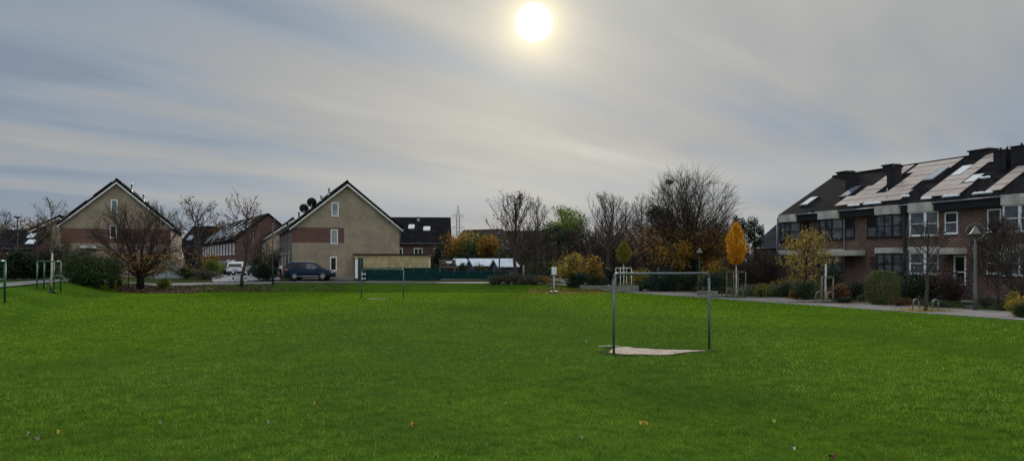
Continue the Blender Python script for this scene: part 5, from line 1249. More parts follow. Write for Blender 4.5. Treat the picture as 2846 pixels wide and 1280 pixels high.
bush(2118, 54.2, 1.6, 1.25, 'small bright yellow green shrub in front of the picket fence', 259, L_yelgreen, n=700, size=0.11, stems=16, s=0.35)
bush(2150, 54.8, 3.4, 0.7, 'low green planting between the path and the picket fence', 260, L_green, n=2400, size=0.10)
bush(2085, 56.2, 3.4, 0.55, 'low green planting right of the yellow tree hoops', 261, L_green, n=1800, size=0.10)
pk = thing('picket_fence', 'low grey picket fence right of the yellow tree', 'fence', gxz(2058, 58.5), R(-12)); m_ = MB()
for i in range(24): m_.box(i*0.13, i*0.13+0.05, -0.012, 0.012, 0.0, 0.85+0.03*math.sin(i*2.1))
m_.build('picket', stake_dk, pk); MB().box(0, 3.1, 0.014, 0.04, 0.25, 0.31).box(0, 3.1, 0.014, 0.04, 0.65, 0.71).build('rail', stake_dk, pk)
# front gardens of the row
tree(2238, 56, 640, 2.15, 'small garden tree full of yellow green leaves before the leftmost red brick unit', 262, name='magnolia_tree', tr=0.08, clear=0.8, nprim=14, n2=7, n3=5, twr=0.010, leaf=L_mixed, leafn=2100, leafs=0.14, jit=0.17, wood=bark_black, a0=(35, 65))
bush(2222, 58, 3.6, 1.9, 'olive green shrub below the magnolia like garden tree', 263, L_mixed, n=1500, size=0.12)
bush(2245, 50.5, 2.3, 1.5, 'round dark green shrub with orange leaves on its left, beside the path', 264, L_green, n=2600, size=0.11)
bush(2213, 51.2, 1.0, 0.9, 'small orange leaved bush touching the path', 265, L_orange, n=700, size=0.10)
bush(2190, 54, 2.0, 1.1, 'dark low shrub before the first garden railing', 266, L_dark, n=1500, size=0.11)
bush(2335, 48.4, 1.45, 1.35, 'round rust brown shrub right of the staked sapling', 267, L_rust, n=3000, size=0.10, k=3, s=0.7, stems=20)
bush(2370, 50.5, 2.0, 1.3, 'black green shrub right of the rust brown round shrub', 268, L_dark, n=2200, size=0.11)
bush(2345, 46.2, 1.5, 0.45, 'low dark planting at the foot of the rust brown shrub', 269, L_dark, n=900, size=0.09)
bush(2398, 47.3, 0.75, 0.55, 'pale blue grey small shrub left of the round clipped hedge', 270, L_grey, n=700, size=0.07)
bush(2312, 55, 3.0, 2.6, 'dark conifer like shrub under the concrete band of the second unit', 271, L_dark, n=1900, size=0.12)
def clipped(xs, Y, w, h, label, seed, m, n, size, p=3.2, d=None):
    o = thing('clipped_hedge', label, 'hedge', gxz(xs, Y)); rng = np.random.default_rng(seed); d = d or w*0.85
    v = rng.normal(size=(n, 3)); q = (np.abs(v)**p).sum(1)**(1/p); v = v/q[:, None]*(rng.random(n)**0.10)[:, None]*(1+0.025*rng.normal(size=n))[:, None]
    P = v*np.array((w/2, d/2, h/2)); P[:, 2] += h/2; P[:, 2] = np.maximum(P[:, 2], 0.03); MB().quads(leaf_quads(P, size, rng)).build('foliage', m, o)
    W = MB()
    for i in range(8): az = i*0.8; W.tube([(0.1*math.cos(az), 0.1*math.sin(az), -0.05), (w*0.3*math.cos(az), d*0.3*math.sin(az), h*0.7)], [0.03, 0.01], 4, cap=False)
    W.build('stems', bark, o); return o
clipped(2453, 44.5, 1.75, 1.92, 'big round topped clipped hedge in front of the unit with most solar panels', 272, L_hedge, 9000, 0.075)
bush(2525, 45.5, 1.9, 2.2, 'dark blue green evergreen shrub right of the round clipped hedge', 273, L_blue, n=3200, size=0.11)
bush(2575, 44.5, 2.2, 2.15, 'black green shrub behind the slim bare tree', 274, L_dark, n=3000, size=0.11)
bush(2640, 43.5, 2.7, 2.15, 'dark purple brown twiggy shrub left of the ringed park lamp', 275, L_purple, n=2600, size=0.10, stems=60)
bush(2500, 43.0, 1.6, 0.6, 'low reddish planting between the clipped hedge and the hoop', 276, L_brown, n=900, size=0.08)
bush(2630, 41.0, 2.6, 0.45, 'low green planting behind the right hoop', 277, L_green, n=1500, size=0.08)
bush(2790, 39.6, 2.2, 0.35, 'low green planting right of the ringed park lamp', 278, L_green, n=1300, size=0.07)
bush(2738, 41.5, 1.0, 0.7, 'grey brown shrub at the foot of the white framed door', 279, L_grey, n=800, size=0.08)
tree(2775, 44, 600, 2.1, 'dense grey brown bare climbing shrub on the wall right of the ringed lamp', 280, name='bare_shrub', cat='shrub', tr=0.06, clear=0.5, nprim=34, n2=10, n3=8, twr=0.012, a0=(20, 50), leaf=L_grey, leafn=900, leafs=0.08)
tree(2838, 38.5, 590, 1.7, 'bare multi stemmed tree at the right edge before the white windows', 281, tr=0.07, clear=1.0, vase=True, nprim=24, n2=9, n3=7, twr=0.011)
bush(2835, 34.2, 1.15, 1.05, 'leafy olive and green hedge cut by the right edge beside the path', 282, L_mixed, name='hedge', cat='hedge', n=2400, size=0.08, k=4, s=0.65, surf=0.35)
bush(2842, 33.6, 0.85, 0.8, 'dark lower bush at the right edge, on the lawn border', 283, L_green, n=1600, size=0.07, k=4, s=0.65)
bush(2826, 40, 1.2, 1.2, 'reddish brown bush behind the right edge hedge', 284, L_mixed, n=900, size=0.08)
# stone trough
o = thing('stone_urn', 'weathered round stone planter at the foot of the dark shrub left of the ringed lamp', 'planter', gxz(2690, 40.5))
MB().lathe([(0.16, -0.02), (0.22, 0.05), (0.20, 0.18), (0.12, 0.22), (0.18, 0.28), (0.30, 0.33), (0.32, 0.42), (0.26, 0.42)], 16).build('bowl', concrete_dk, o)
# railing of the first unit's stairs
o = thing('garden_railing', 'low timber topped railing before the leftmost red brick unit', 'railing', gxz(2178, 56.5), RZ-PI/2+R(20)); MB().box(0, 2.2, -0.04, 0.04, 1.05, 1.12).build('handrail', stake_dk, o)
m_ = MB()
for i in range(14): m_.tube([(0.05+i*0.16, 0, 0), (0.05+i*0.16, 0, 1.05)], 0.012, 5)
m_.build('bars', dkgreen_paint, o)

# dark background thicket reading as one mass
rt_ = np.random.default_rng(400); tk = MB(); n = 5200
xs_ = rt_.uniform(1440, 2060, n); Ys_ = rt_.uniform(88, 112, n)
for a, b in zip(xs_, Ys_):
    g_ = gxz(a, b); h = rt_.uniform(2.2, 6.2)*(0.8+0.25*math.sin(a*0.031)); lx = rt_.normal()*0.6; z0 = g_.z+rt_.random()*h*0.4
    tk.tube([(g_.x, b, z0), (g_.x+lx*0.5, b+rt_.normal()*0.3, g_.z+(h+z0)*0.5), (g_.x+lx+rt_.normal()*0.25, b, g_.z+h)], [0.035, 0.024, 0.010], 3, cap=False, smooth=False)
P = np.stack([xs_, Ys_, Ys_*0], 1); P = P[rt_.integers(0, n, 12000)]; P[:, 1] += rt_.normal(size=12000)
P = np.stack([(P[:, 0]-1423)/FS*P[:, 1], P[:, 1], rt_.random(12000)**1.2*4.6+0.2], 1)
tk.quads(leaf_quads(P, 0.34, rt_)); tag(tk.build('thicket', leafmat('thicket_brown', [(0.024, 0.021, 0.016), (0.048, 0.040, 0.028), (0.085, 0.068, 0.040)], 0.2)), 'brown tangle of bare undergrowth filling the background between maple and brick row', 'thicket', kind='stuff')
# dark hedge line closing the view far left and behind the garages
for i, (x0, x1, Y, h, sd_, lb) in enumerate(((-200, 150, 80, 2.6, 401, 'dark far hedge line at the left edge behind the road'), (1180, 1450, 98, 2.9, 402, 'dark hedge line behind the garden huts'))):
    rt_ = np.random.default_rng(sd_); n = 7000; a = rt_.uniform(x0, x1, n); P = np.stack([(a-1423)/FS*Y, Y+rt_.normal(size=n)*0.6, 0.9+rt_.random(n)*h*(0.85+0.15*np.sin(a*0.05))], 1)
    tag(MB().quads(leaf_quads(P, 0.26, rt_)).build('hedge_line', L_dark), lb, 'hedge', kind='stuff')

# ------------------------------------------------------------------ cars
def car(p, rz, label, paint, L=4.6, Wd=1.80, H=1.70, suv=True, rear=True, name='parked_car', rails=True):
    o = thing(name, label, 'car', p, rz); k = L/4.6; w = Wd/2; hs = H/1.70
    S = [(-2.28, 0.42, 0.80, 0.84, 0.80), (-2.22, 0.30, 0.98, 1.00, 0.92), (-2.12, 0.26, 1.03, 1.30, 0.95), (-1.95, 0.24, 1.05, 1.60, 0.97), (-1.50, 0.24, 1.05, 1.68, 1.0), (-0.6, 0.24, 1.03, 1.70, 1.0),
         (0.15, 0.24, 1.01, 1.67, 1.0), (0.55, 0.24, 1.00, 1.52, 1.0), (0.95, 0.24, 0.99, 1.24, 0.99), (1.30, 0.24, 0.98, 1.03, 0.98), (1.80, 0.25, 0.90, 0.94, 0.95), (2.15, 0.28, 0.78, 0.82, 0.86), (2.32, 0.36, 0.62, 0.66, 0.70)]
    S = [(x*k, a*hs, b*hs, c*hs, q) for x, a, b, c, q in S]
    def row(s):
        x, zb, zl, zt, q = s; wt = w*q*(1-0.24*min(1, max(0, (zt-zl)/0.6))) ; wl = w*q
        return [Vector((x, sy*yy, z)) for sy, lst in ((-1, [(wl*0.90, zb), (wl, zb+0.14), (wl*1.0, zl*0.72), (wl*0.965, zl), (wt, zt-0.03), (wt*0.85, zt)]),) for yy, z in lst]
    vs = []; n = 12
    for s in S:
        h = row(s); vs += h+[Vector((v.x, -v.y, v.z)) for v in reversed(h)]
    fs = []
    for i in range(len(S)-1):
        for j in range(n): a = i*n+j; b = i*n+(j+1) % n; fs.append((a, a+n, b+n, b))
    fs.append(tuple(range(n))); fs.append(tuple(reversed(range((len(S)-1)*n, len(S)*n))))
    body = MB().add(vs, fs, True).build('body', paint, o)
    md = body.modifiers.new('edge', 'EDGE_SPLIT'); md.split_angle = R(38)
    def side(x, f, sy, off=0.006):
        for i in range(len(S)-1):
            if S[i][0] <= x <= S[i+1][0]:
                t = (x-S[i][0])/(S[i+1][0]-S[i][0]); A = row(S[i]); B = row(S[i+1]); a3 = A[3].lerp(B[3], t); a4 = A[4].lerp(B[4], t); q = a3.lerp(a4, f); q.y = -q.y if sy > 0 else q.y; q.y += sy*off; return q
    for sy in (-1, 1):
        for xa, xb, rf in ((-1.95, -1.32, 0), (-1.24, -0.30, 1), (-0.22, 0.98, 2)):
            xa *= k; xb *= k; g = MB(); m = 6; lo = []; hi = []
            for i in range(m+1):
                x = xa+(xb-xa)*i/m; f1 = 0.86
                if rf == 0: f1 = min(0.86, 0.25+0.8*(i/m))
                if rf == 2 and i == m: f1 = 0.15
                lo.append(side(x, 0.08, sy)); hi.append(side(x, f1, sy))
            g.add(lo+hi, [(i, i+1, i+m+2, i+m+1) if sy < 0 else (i+m+1, i+m+2, i+1, i) for i in range(m)], False); g.build('side_window', glass_black if rf < 2 else glass_grey, o)
        for xw in (-1.33*k, 1.33*k):
            M = Matrix.Translation((xw, sy*(w-0.13), 0.34))@Matrix.Rotation(R(90), 4, 'X')
            wh = MB().lathe([(0.20, -0.11), (0.31, -0.115), (0.345, -0.08), (0.345, 0.08), (0.31, 0.115), (0.20, 0.11)], 20, M=M).build('wheel', tyrem, o)
            rm = MB(); M2 = Matrix.Translation((xw, sy*(w-0.01), 0.34))
            ring = [(xw+0.215*math.cos(t), sy*(w-0.005), 0.34+0.215*math.sin(t)) for t in [2*PI*i/20 for i in range(21)]]; rm.tube(ring, 0.018, 5, cap=False)
            for i in range(5):
                t = 2*PI*i/5+0.3; c_, s_ = math.cos(t), math.sin(t); rm.tube([(xw+0.03*c_, sy*w, 0.34+0.03*s_), (xw+0.21*c_, sy*(w-0.005), 0.34+0.21*s_)], [0.045, 0.032], 6)
            rm.build('rim', rimm, wh)
            ar = MB(); ar.lathe([(0.40, -0.012), (0.40, 0.012)], 20, M=Matrix.Translation((xw, sy*(w*0.985), 0.36))@Matrix.Rotation(R(90), 4, 'X')); ar.build('wheel_arch', black_trim, o)
        mi = MB().cbox(0.70*k, 0.92*k, sy*(w+0.02) if sy > 0 else -w-0.20, sy*(w+0.02)+0.18 if sy > 0 else -w-0.02, 0.98*hs, 1.13*hs, 0.03); mi.build('wing_mirror', paint, o)
        if rails: MB().tube([(-1.75*k, sy*w*0.70, 1.63*hs), (-1.5*k, sy*w*0.70, 1.72*hs), (0.0, sy*w*0.70, 1.735*hs), (0.30*k, sy*w*0.70, 1.64*hs)], 0.022, 6).build('roof_rail', metal_lt, o)
        MB().cbox(-1.0*k, 1.0*k, sy*w*0.985-0.02, sy*w*0.985+0.02, 0.34, 0.40, 0.008).build('sill_trim', metal_lt if rails else black_trim, o)
        MB().box(-0.265*k, -0.25*k, min(sy*w, sy*(w+0.004)), max(sy*w, sy*(w+0.004)), 0.38, 0.95*hs).build('door_seam', glass_black, o)
        hl = MB().cbox(1.98*k, 2.24*k, sy*w*0.66-0.14, sy*w*0.66+0.14, 0.66*hs, 0.83*hs, 0.03); hl.build('headlight', mat('headlight_glass', (0.72, 0.75, 0.78), 0.15, 0.05, spec=1.0), o)
        tl = MB().cbox(-2.26*k, -1.95*k, sy*w*0.80-0.16, sy*w*0.80+0.145, 0.88*hs, 1.05*hs, 0.03); tl.build('tail_light', mat('tail_light_red', (0.42, 0.10, 0.09), 0.25, 0.1, spec=0.8), o)
    # rear and front screens
    def quadp(x0, z0, x1, z1, w0, w1): return [(x0, -w0, z0), (x0, w0, z0), (x1, w1, z1), (x1, -w1, z1)]
    a_ = quadp(-2.238*k, 1.05*hs, -2.138*k, 1.315*hs, w*0.76, w*0.72); b_ = quadp(-2.138*k, 1.315*hs, -1.955*k, 1.55*hs, w*0.72, w*0.64)
    MB().add(a_[:2]+a_[2:]+b_[2:], [(3, 2, 1, 0), (5, 4, 2, 3)]).build('rear_window', glass_black, o)
    MB().add(quadp(1.27*k, 1.05*hs, 0.60*k, 1.515*hs, w*0.84, w*0.70), [(0, 1, 2, 3)]).build('windscreen', glass_black, o)
    MB().cbox(-2.345*k, -2.30*k, -0.26, 0.26, 0.70*hs, 0.82*hs, 0.008).build('number_plate', mat('plate_pale', (0.30, 0.42, 0.50), 0.4, 0.05), o)
    MB().cbox(-2.33*k, -2.05*k, -w*0.88, w*0.88, 0.26, 0.52*hs, 0.05).build('rear_bumper', black_trim, o)
    MB().cbox(2.12*k, 2.335*k, -w*0.68, w*0.68, 0.26, 0.46*hs, 0.05).build('front_bumper', black_trim, o)
    return o
def paintm(name, c, rough=0.3): return mat(name, c, rough, 0.04, 1.0, spec=0.3)
pc = gxz(863, 76.3); pc.z += 0.06
car(pc, R(1.5), 'dark blue estate style SUV parked sideways before the middle tan house', paintm('navy_paint', (0.006, 0.016, 0.045)), L=4.6, H=1.72)
pc = gxz(664, 88); pc.z += 0.09
car(pc, R(98), 'white SUV seen from behind in the side street', paintm('white_paint', (0.62, 0.66, 0.72)), L=4.5, Wd=1.9, H=1.50, rails=False)
pc = gxz(639, 98); pc.z += 0.09
car(pc, R(96), 'dark car half hidden left of the white SUV', paintm('black_paint', (0.02, 0.022, 0.028)), L=4.4, Wd=1.8, H=1.48, rails=False)

# ------------------------------------------------------------------ bollards, sign, hoops
def bollard(xs, Y, h, label, red=True):
    p = gxz(xs, Y); p.z += 0.05; o = thing('bollard', label, 'bollard', p, 0, 'striped bollards on the back path'); b = h/5
    MB().lathe([(0.07, -0.05), (0.07, h*0.93), (0.05, h), (0.01, h+0.01)], 12).build('post', mat('bollard_dark', (0.03, 0.022, 0.022), 0.6) if red else black_trim, o)
    m_ = MB()
    for i in (0, 2, 4) if not red else (1, 3): m_.lathe([(0.074, b*i+0.03), (0.074, b*(i+1)-0.02)], 12)
    m_.build('stripe', white_frame, o)
bollard(1007.5, 74.2, 1.02, 'striped bollard, left of the two beside the far goal post')
bollard(1014, 74.4, 1.02, 'striped bollard, right of the two beside the far goal post')
bollard(648, 74.6, 0.95, 'striped bollard left of the street tree before the white car', False)
bollard(683, 74.6, 0.95, 'striped bollard right of the street tree before the white car', False)
hoop(gxz(673, 73.6), 2.9, 0.45, 0.0, 'low wide steel hoop behind the street tree before the white car', 0.03)
hoop(gxz(160, 60), 1.6, 0.45, 0.0, 'low wide steel hoop behind the whitewashed sapling', 0.03)
o = thing('sign', 'back of a white rectangular sign on a dark pole left of the spreading tree', 'sign', gxz(357, 65.3), R(3))
MB().tube([(0, 0, -0.05), (0, 0, ztop(720, 65.3)-gxz(357, 65.3).z)], 0.03, 8).build('pole', black_pole, o)
zt = ztop(721, 65.3)-gxz(357, 65.3).z; zb = ztop(751, 65.3)-gxz(357, 65.3).z
MB().cbox(-0.33, 0.28, 0.03, 0.05, zb, zt, 0.005).build('board', mat('sign_back', (0.42, 0.48, 0.55), 0.5), o); MB().box(-0.28, 0.24, -0.035, -0.001+0.03, zb+0.06, zb+0.10).box(-0.28, 0.24, -0.035, 0.029, zt-0.12, zt-0.08).build('bracket', black_pole, o)
# kiosk-like blue cabinet and light post behind the near goal
o = thing('utility_cabinet', 'dark blue cabinet standing in the bushes behind the near crossbar', 'cabinet', gxz(1852, 66.8), R(5)); MB().cbox(-0.6, 0.6, 0, 0.6, 0, 1.75, 0.02).build('body', mat('dark_blue_cabinet', (0.012, 0.022, 0.05), 0.6), o); MB().cbox(-0.66, 0.66, -0.05, 0.66, 1.753, 1.83, 0.02).build('lid', black_trim, o)
o = thing('garden_sign_post', 'short grey post in the hedge near the lamp behind the near goal', 'post', gxz(1939, 61.5)); MB().lathe([(0.03, -0.05), (0.03, 0.95), (0.02, 1.0)], 8).build('post', galv, o)
o = thing('concrete_block', 'low concrete block at the path edge behind the near right goal post', 'block', gxz(1972, 58.3), R(-10)); MB().cbox(-0.9, 0.6, -0.15, 0.15, -0.05, 0.32, 0.03).build('block', concrete_dk, o)
pw = thing('low_wall', 'low brown wall left of the planter along the back of the field', 'wall', gxz(1612, 69.0), R(-2)); MB().cbox(0, 3.2, 0, 0.2, -0.1, 0.32, 0.02).build('wall', concrete_dk, pw)
gd = thing('plank_fence', 'brown plank fence with gaps behind the green screen, left of the garden huts', 'fence', gxz(1221, 85), R(4))
for zz_ in (0.95, 1.28, 1.60): MB().box(0, 1.75, -0.015, 0.015, zz_, zz_+0.17).build('plank', stake_dk, gd)
for xx in (0.04, 1.70): MB().box(xx-0.05, xx+0.05, 0.016, 0.10, 0, 1.85).build('post', stake_dk, gd)
gd = thing('front_garden_gate', 'pale framed low gate between the thin lamp post and the big dark clipped hedge', 'gate', gxz(712, 81), R(3))
mb = MB().box(0, 1.7, -0.03, 0.03, 1.02, 1.10).box(0, 1.7, -0.03, 0.03, 0.12, 0.18); mb.build('rail', kerbm, gd)
for i in range(6): MB().box(0.02+i*0.32, 0.10+i*0.32, -0.02, 0.02, 0.181, 1.019).build('bar', kerbm, gd)

# ------------------------------------------------------------------ person bending at the back of the dark blue car
def skin_obj(name, nodes, edges, m, parent, sub=1, root=0):
    me = bpy.data.meshes.new(name); me.from_pydata([n[:3] for n in nodes], edges, []); me.materials.append(m)
    ob = bpy.data.objects.new(name, me); col.objects.link(ob); ob.parent = parent
    md = ob.modifiers.new('skin', 'SKIN'); md.use_smooth_shade = True
    for i, n in enumerate(nodes):
        me.skin_vertices[0].data[i].radius = (n[3], n[3]); me.skin_vertices[0].data[i].use_root = (i == root)
    s = ob.modifiers.new('sub', 'SUBSURF'); s.levels = sub; s.render_levels = sub; return ob
pp = gxz(778, 79.6)
per = thing('person', 'person in white top and dark trousers bending over behind the dark blue car', 'person', pp, R(-12))
skinm = mat('skin', (0.42, 0.27, 0.20), 0.6, 0.08)
# x = facing direction, bent forward; hips at z 0.86, head at about 1.15
nd = [(0, 0, 0.88, .13), (0.14, 0, 1.02, .13), (0.30, 0, 1.10, .14), (0.40, 0, 1.10, .07), (0.48, 0, 1.07, .06), (0.58, 0, 1.05, .105), (0.66, 0, 1.00, .09),
      (0, .10, 0.84, .10), (0.06, .11, 0.46, .065), (-0.02, .12, 0.09, .045), (0.12, .13, 0.03, .035),
      (0, -.10, 0.84, .10), (0.10, -.11, 0.47, .065), (0.03, -.12, 0.09, .045), (0.17, -.13, 0.03, .035),
      (0.31, .19, 1.06, .06), (0.36, .24, 0.80, .042), (0.46, .20, 0.58, .03), (0.50, .19, 0.52, .032),
      (0.31, -.19, 1.06, .06), (0.36, -.24, 0.80, .042), (0.46, -.20, 0.58, .03), (0.50, -.19, 0.52, .032)]
ed = [(0, 1), (1, 2), (2, 3), (3, 4), (4, 5), (5, 6), (0, 7), (7, 8), (8, 9), (9, 10), (0, 11), (11, 12), (12, 13), (13, 14), (2, 15), (15, 16), (16, 17), (17, 18), (2, 19), (19, 20), (20, 21), (21, 22)]
for hb, sy in ((18, 1), (22, -1)):
    b = nd[hb]
    for j in range(4):
        yy = b[1]+(j-1.5)*0.02; i0 = len(nd); nd += [(b[0]+0.03, yy, b[2]-0.035, .010), (b[0]+0.045, yy, b[2]-0.065-0.004*(j in (1, 2)), .009)]; ed += [(hb, i0), (i0, i0+1)]
    i0 = len(nd); nd += [(b[0]+0.04, b[1]-sy*0.035, b[2]-0.01, .011), (b[0]+0.06, b[1]-sy*0.04, b[2]-0.03, .009)]; ed += [(hb, i0), (i0, i0+1)]
skin_obj('body', nd, ed, skinm, per)
wj = mat('white_jacket', (0.52, 0.55, 0.58), 0.8, 0.08)
nd = [(-0.02, 0, 0.90, .17), (0.06, 0, 1.0, .20), (0.18, 0, 1.06, .22), (0.31, 0, 1.10, .185), (0.37, 0, 1.10, .11), (0.31, .20, 1.06, .085), (0.36, .25, 0.80, .062), (0.45, .21, 0.61, .05), (0.31, -.20, 1.06, .085), (0.36, -.25, 0.80, .062), (0.45, -.21, 0.61, .05)]
skin_obj('jacket', nd, [(0, 1), (1, 2), (2, 3), (3, 4), (3, 5), (5, 6), (6, 7), (3, 8), (8, 9), (9, 10)], wj, per)
tm = mat('dark_blue_trousers', (0.03, 0.04, 0.07), 0.85, 0.15)
nd = [(0, 0, 0.90, .15), (0, .10, 0.82, .125), (0.06, .11, 0.46, .085), (-0.02, .12, 0.10, .07), (0, -.10, 0.82, .125), (0.10, -.11, 0.47, .085), (0.03, -.12, 0.10, .07)]
skin_obj('trousers', nd, [(0, 1), (1, 2), (2, 3), (0, 4), (4, 5), (5, 6)], tm, per)
rn = np.random.default_rng(5); v = rn.normal(size=(220, 3)); v /= np.linalg.norm(v, axis=1)[:, None]; v[:, 2] = np.abs(v[:, 2])*0.9+0.05
hm = MB().lathe([(0.10, 0.0), (0.125, 0.03), (0.12, 0.08), (0.08, 0.125), (0.01, 0.14)], 14, M=Matrix.Translation((0.56, 0, 1.07))@Matrix.Rotation(R(10), 4, 'Y')); hm.build('hair', mat('dark_hair', (0.02, 0.014, 0.010), 0.7), per)
fm = MB(); 
for sy in (-1, 1): fm.lathe([(0.004, -0.012), (0.012, 0), (0.004, 0.012)], 8, (0.735, sy*0.032, 0.995))
fm.build('eyes', black_trim, per); MB().lathe([(0.012, -0.02), (0.016, 0), (0.004, 0.022)], 8, (0.75, 0, 0.975)).build('nose', skinm, per)
sh_ = MB()
for x, y in ((0.06, .125), (0.11, -.125)): sh_.cbox(x-0.14, x+0.14, y-0.05, y+0.05, -0.0, 0.09, 0.025)
sh_.build('shoes', black_trim, per)

# ------------------------------------------------------------------ pylon with its wires
PX, PY = gx(1273, 620), 620.0
py = thing('electricity_pylon', 'distant lattice electricity pylon with two cross arms against the sky', 'pylon', (PX, PY, 0), R(8))
ht = ztop(570, PY); steel = mat('pylon_steel', (0.20, 0.22, 0.24), 0.6)
def zp(y): return ztop(y, PY)
m_ = MB(); 
lv = [0, 8, 15, 21, zp(652), zp(645), zp(636), zp(626), zp(618), zp(607)]
def hw(z): return max(0.35, 4.2*(1-z/(ht*0.93)))if z < zp(652) else 1.25
pr_ = None
for i in range(len(lv)-1):
    a, b = lv[i], lv[i+1]; wa, wb = hw(a), hw(b)
    for sx in (-1, 1):
        for sy in (-1, 1): m_.tube([(sx*wa, sy*wa, a), (sx*wb, sy*wb, b)], 0.16, 4)
    for s in (-1, 1):
        m_.tube([(-wa, s*wa, a), (wb, s*wb, b)], 0.09, 3); m_.tube([(wa, s*wa, a), (-wb, s*wb, b)], 0.09, 3)
        m_.tube([(s*wa, -wa, a), (s*wb, wb, b)], 0.09, 3); m_.tube([(s*wa, wa, a), (s*wb, -wb, b)], 0.09, 3)
for sx in (-1, 1):
    for sy in (-1, 1): m_.tube([(sx*1.25, sy*1.25, zp(607)), (sx*0.1, sy*0.1, ht)], 0.14, 4)
for q in range(3):
    z = zp(607)+(ht-zp(607))*q/3; w_ = 1.25*(1-q/3); m_.tube([(-w_, 0, z), (w_*0.6, 0, z+(ht-zp(607))/3)], 0.09, 3); m_.tube([(w_, 0, z), (-w_*0.6, 0, z+(ht-zp(607))/3)], 0.09, 3)
m_.build('lattice_mast', steel, py)
for zz_, hwid, dz in ((zp(598.5), 4.4, 1.6), (zp(632), 4.9, 2.0)):
    a_ = MB(); 
    for s in (-1, 1):
        for q in (-0.6, 0.6): a_.tube([(s*1.2, q, zz_+dz), (s*hwid, 0, zz_)], 0.11, 3); a_.tube([(s*1.2, q, zz_-0.2), (s*hwid, 0, zz_)], 0.11, 3)
        for t in (0.35, 0.68): a_.tube([(s*(1.2+(hwid-1.2)*t), 0, zz_), (s*(1.2+(hwid-1.2)*t), 0, zz_+dz*(1-t))], 0.08, 3)
        for xx in (hwid, hwid*0.55): a_.tube([(s*xx, 0, zz_), (s*xx, 0, zz_-2.4)], 0.10, 4)
    a_.tube([(-1.3, 0, zz_), (1.3, 0, zz_)], 0.11, 3)
    a_.build('cross_arm', steel, py)
def wire(a, b, sag, label, r=0.045, grp='power lines from the pylon'):
    a = Vector(a); b = Vector(b); pts = [a.lerp(b, i/24)+Vector((0, 0, -sag*4*(i/24)*(1-i/24))) for i in range(25)]
    tag(MB().tube(pts, r, 4, cap=False).build('power_line', steel), label, 'power line', grp)
for i, (dx, zz_, lb1, lb2) in enumerate(((-4.4, zp(598.5)-2.4, 'power line running left from the left end of the upper pylon arm', 'power line running right from the left end of the upper pylon arm'), (4.4, zp(598.5)-2.4, 'power line running left from the right end of the upper pylon arm', 'power line running right from the right end of the upper pylon arm'),
                           (-4.9, zp(632)-2.4, 'power line running left from the left end of the lower pylon arm', 'power line running right from the left end of the lower pylon arm'), (4.9, zp(632)-2.4, 'power line running left from the right end of the lower pylon arm', 'power line running right from the right end of the lower pylon arm'))):
    wire((PX+dx, PY, zz_), (PX+dx-210, PY+90, zz_-3), 7, lb1)
    wire((PX+dx, PY, zz_), (PX+dx+230, PY+170, zz_-6), 8, lb2)

# ------------------------------------------------------------------ single leaves and scraps on the lawn
def leaf_obj(xs, ys, s, m, label, seed, cat='leaf', lobes=5, grp='single fallen leaves on the lawn'):
    Y = FS*HC/(ys-HOR); p = Vector((gx(xs, Y), Y, gz(gx(xs, Y), Y)+0.045)); rng = np.random.default_rng(seed); n = 2*lobes; pts = [(0, 0, 0.012)]
    for i in range(n*2):
        t = 2*PI*i/(n*2); r = s*(0.55+0.45*abs(math.sin(t*lobes/2+0.3)))*(0.9+0.2*rng.random()); pts.append((r*math.cos(t), r*math.sin(t)*0.8, 0.03*math.sin(2*t+1)+rng.normal()*0.004))
    mb = MB().add(pts, [(0, i+1, (i+1) % (2*n)+1) for i in range(2*n)]); mb.tube([(s*0.3, 0, 0.01), (s*1.3, 0.02, 0.02)], 0.002, 4)
    o = mb.build('fallen_leaf', m, None, p, rng.random()*6); o.rotation_euler[0] = R(8+rng.random()*14); tag(o, label, cat, grp); return o
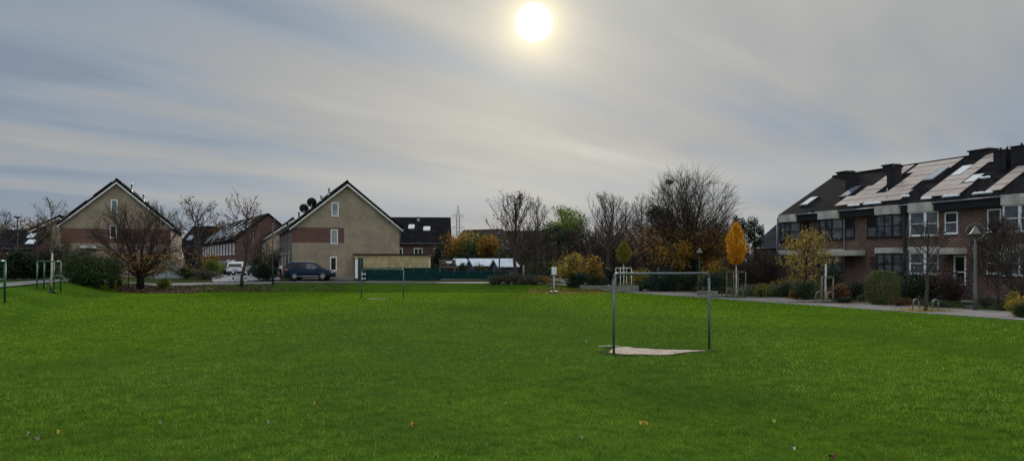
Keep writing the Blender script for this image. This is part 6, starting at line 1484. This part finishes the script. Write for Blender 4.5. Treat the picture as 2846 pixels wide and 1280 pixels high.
lyel = mat('single_yellow_leaf', (0.62, 0.36, 0.03), 0.6, 0.15, 20); lor = mat('single_orange_leaf', (0.60, 0.25, 0.015), 0.6, 0.15, 20); lpale = mat('single_pale_leaf', (0.26, 0.23, 0.17), 0.7, 0.15, 20); lred = mat('single_dark_red_leaf', (0.10, 0.03, 0.015), 0.7, 0.2, 20); lwhite = mat('white_scrap', (0.40, 0.42, 0.40), 0.7, 0.1, 20); lgrn = mat('single_green_yellow_leaf', (0.36, 0.36, 0.04), 0.6, 0.15, 20)
leaf_obj(1148, 1186, 0.041, lor, 'bright orange leaf lying alone in the lower middle of the lawn', 1)
leaf_obj(1783, 1181, 0.041, lyel, 'yellow leaf, left of the two touching leaves in the lawn below the near goal', 2)
leaf_obj(1800, 1184, 0.034, lyel, 'yellow leaf, right of the two touching leaves in the lawn below the near goal', 3)
leaf_obj(1791, 1186, 0.017, lwhite, 'white scrap between the two touching yellow leaves', 4, 'scrap')
leaf_obj(163, 1208, 0.028, lyel, 'small golden leaf at the lower left of the lawn', 5)
leaf_obj(103, 1225, 0.038, lpale, 'greyish curled leaf nearest the lower left corner', 6)
leaf_obj(82, 1214, 0.045, lpale, 'flat greyish leaf at the lower left, above the curled one', 7)
leaf_obj(448, 1181, 0.034, lpale, 'pale beige leaf left of the middle of the lawn', 8)
leaf_obj(875, 1127, 0.026, lor, 'small orange brown leaf left above the lone bright orange leaf', 9)
leaf_obj(2312, 1239, 0.000, lred, 'x', 10) if False else None
leaf_obj(2312, 1277, 0.045, lred, 'dark red leaves at the bottom edge right of the middle', 11)
leaf_obj(2152, 1178, 0.026, lgrn, 'thin yellow leaf on the lawn below the near right goal post', 12)
leaf_obj(2206, 1254, 0.030, lwhite, 'white stalk like scrap near the lower right of the lawn', 13, 'scrap', 2)
leaf_obj(2684, 1156, 0.022, lgrn, 'small yellowish leaf on the right part of the lawn', 14)
leaf_obj(1617, 1224, 0.022, lpale, 'pinkish pale leaf low in the middle right of the lawn', 15)
leaf_obj(746, 1180, 0.015, lwhite, 'tiny white scrap in the left half of the lawn', 16, 'scrap')
leaf_obj(127, 829, 0.075, lwhite, 'white litter on the lawn below the whitewashed sapling', 17, 'litter')
leaf_obj(1628, 953, 0.038, lwhite, 'small pale scrap on the lawn left of the near goalmouth', 18, 'scrap')
leaf_obj(958, 940, 0.022, lgrn, 'small yellow leaf in the lawn below the far goal', 19)
leaf_obj(1530, 899, 0.038, lgrn, 'yellow green leaf in the lawn between the two goals', 20)
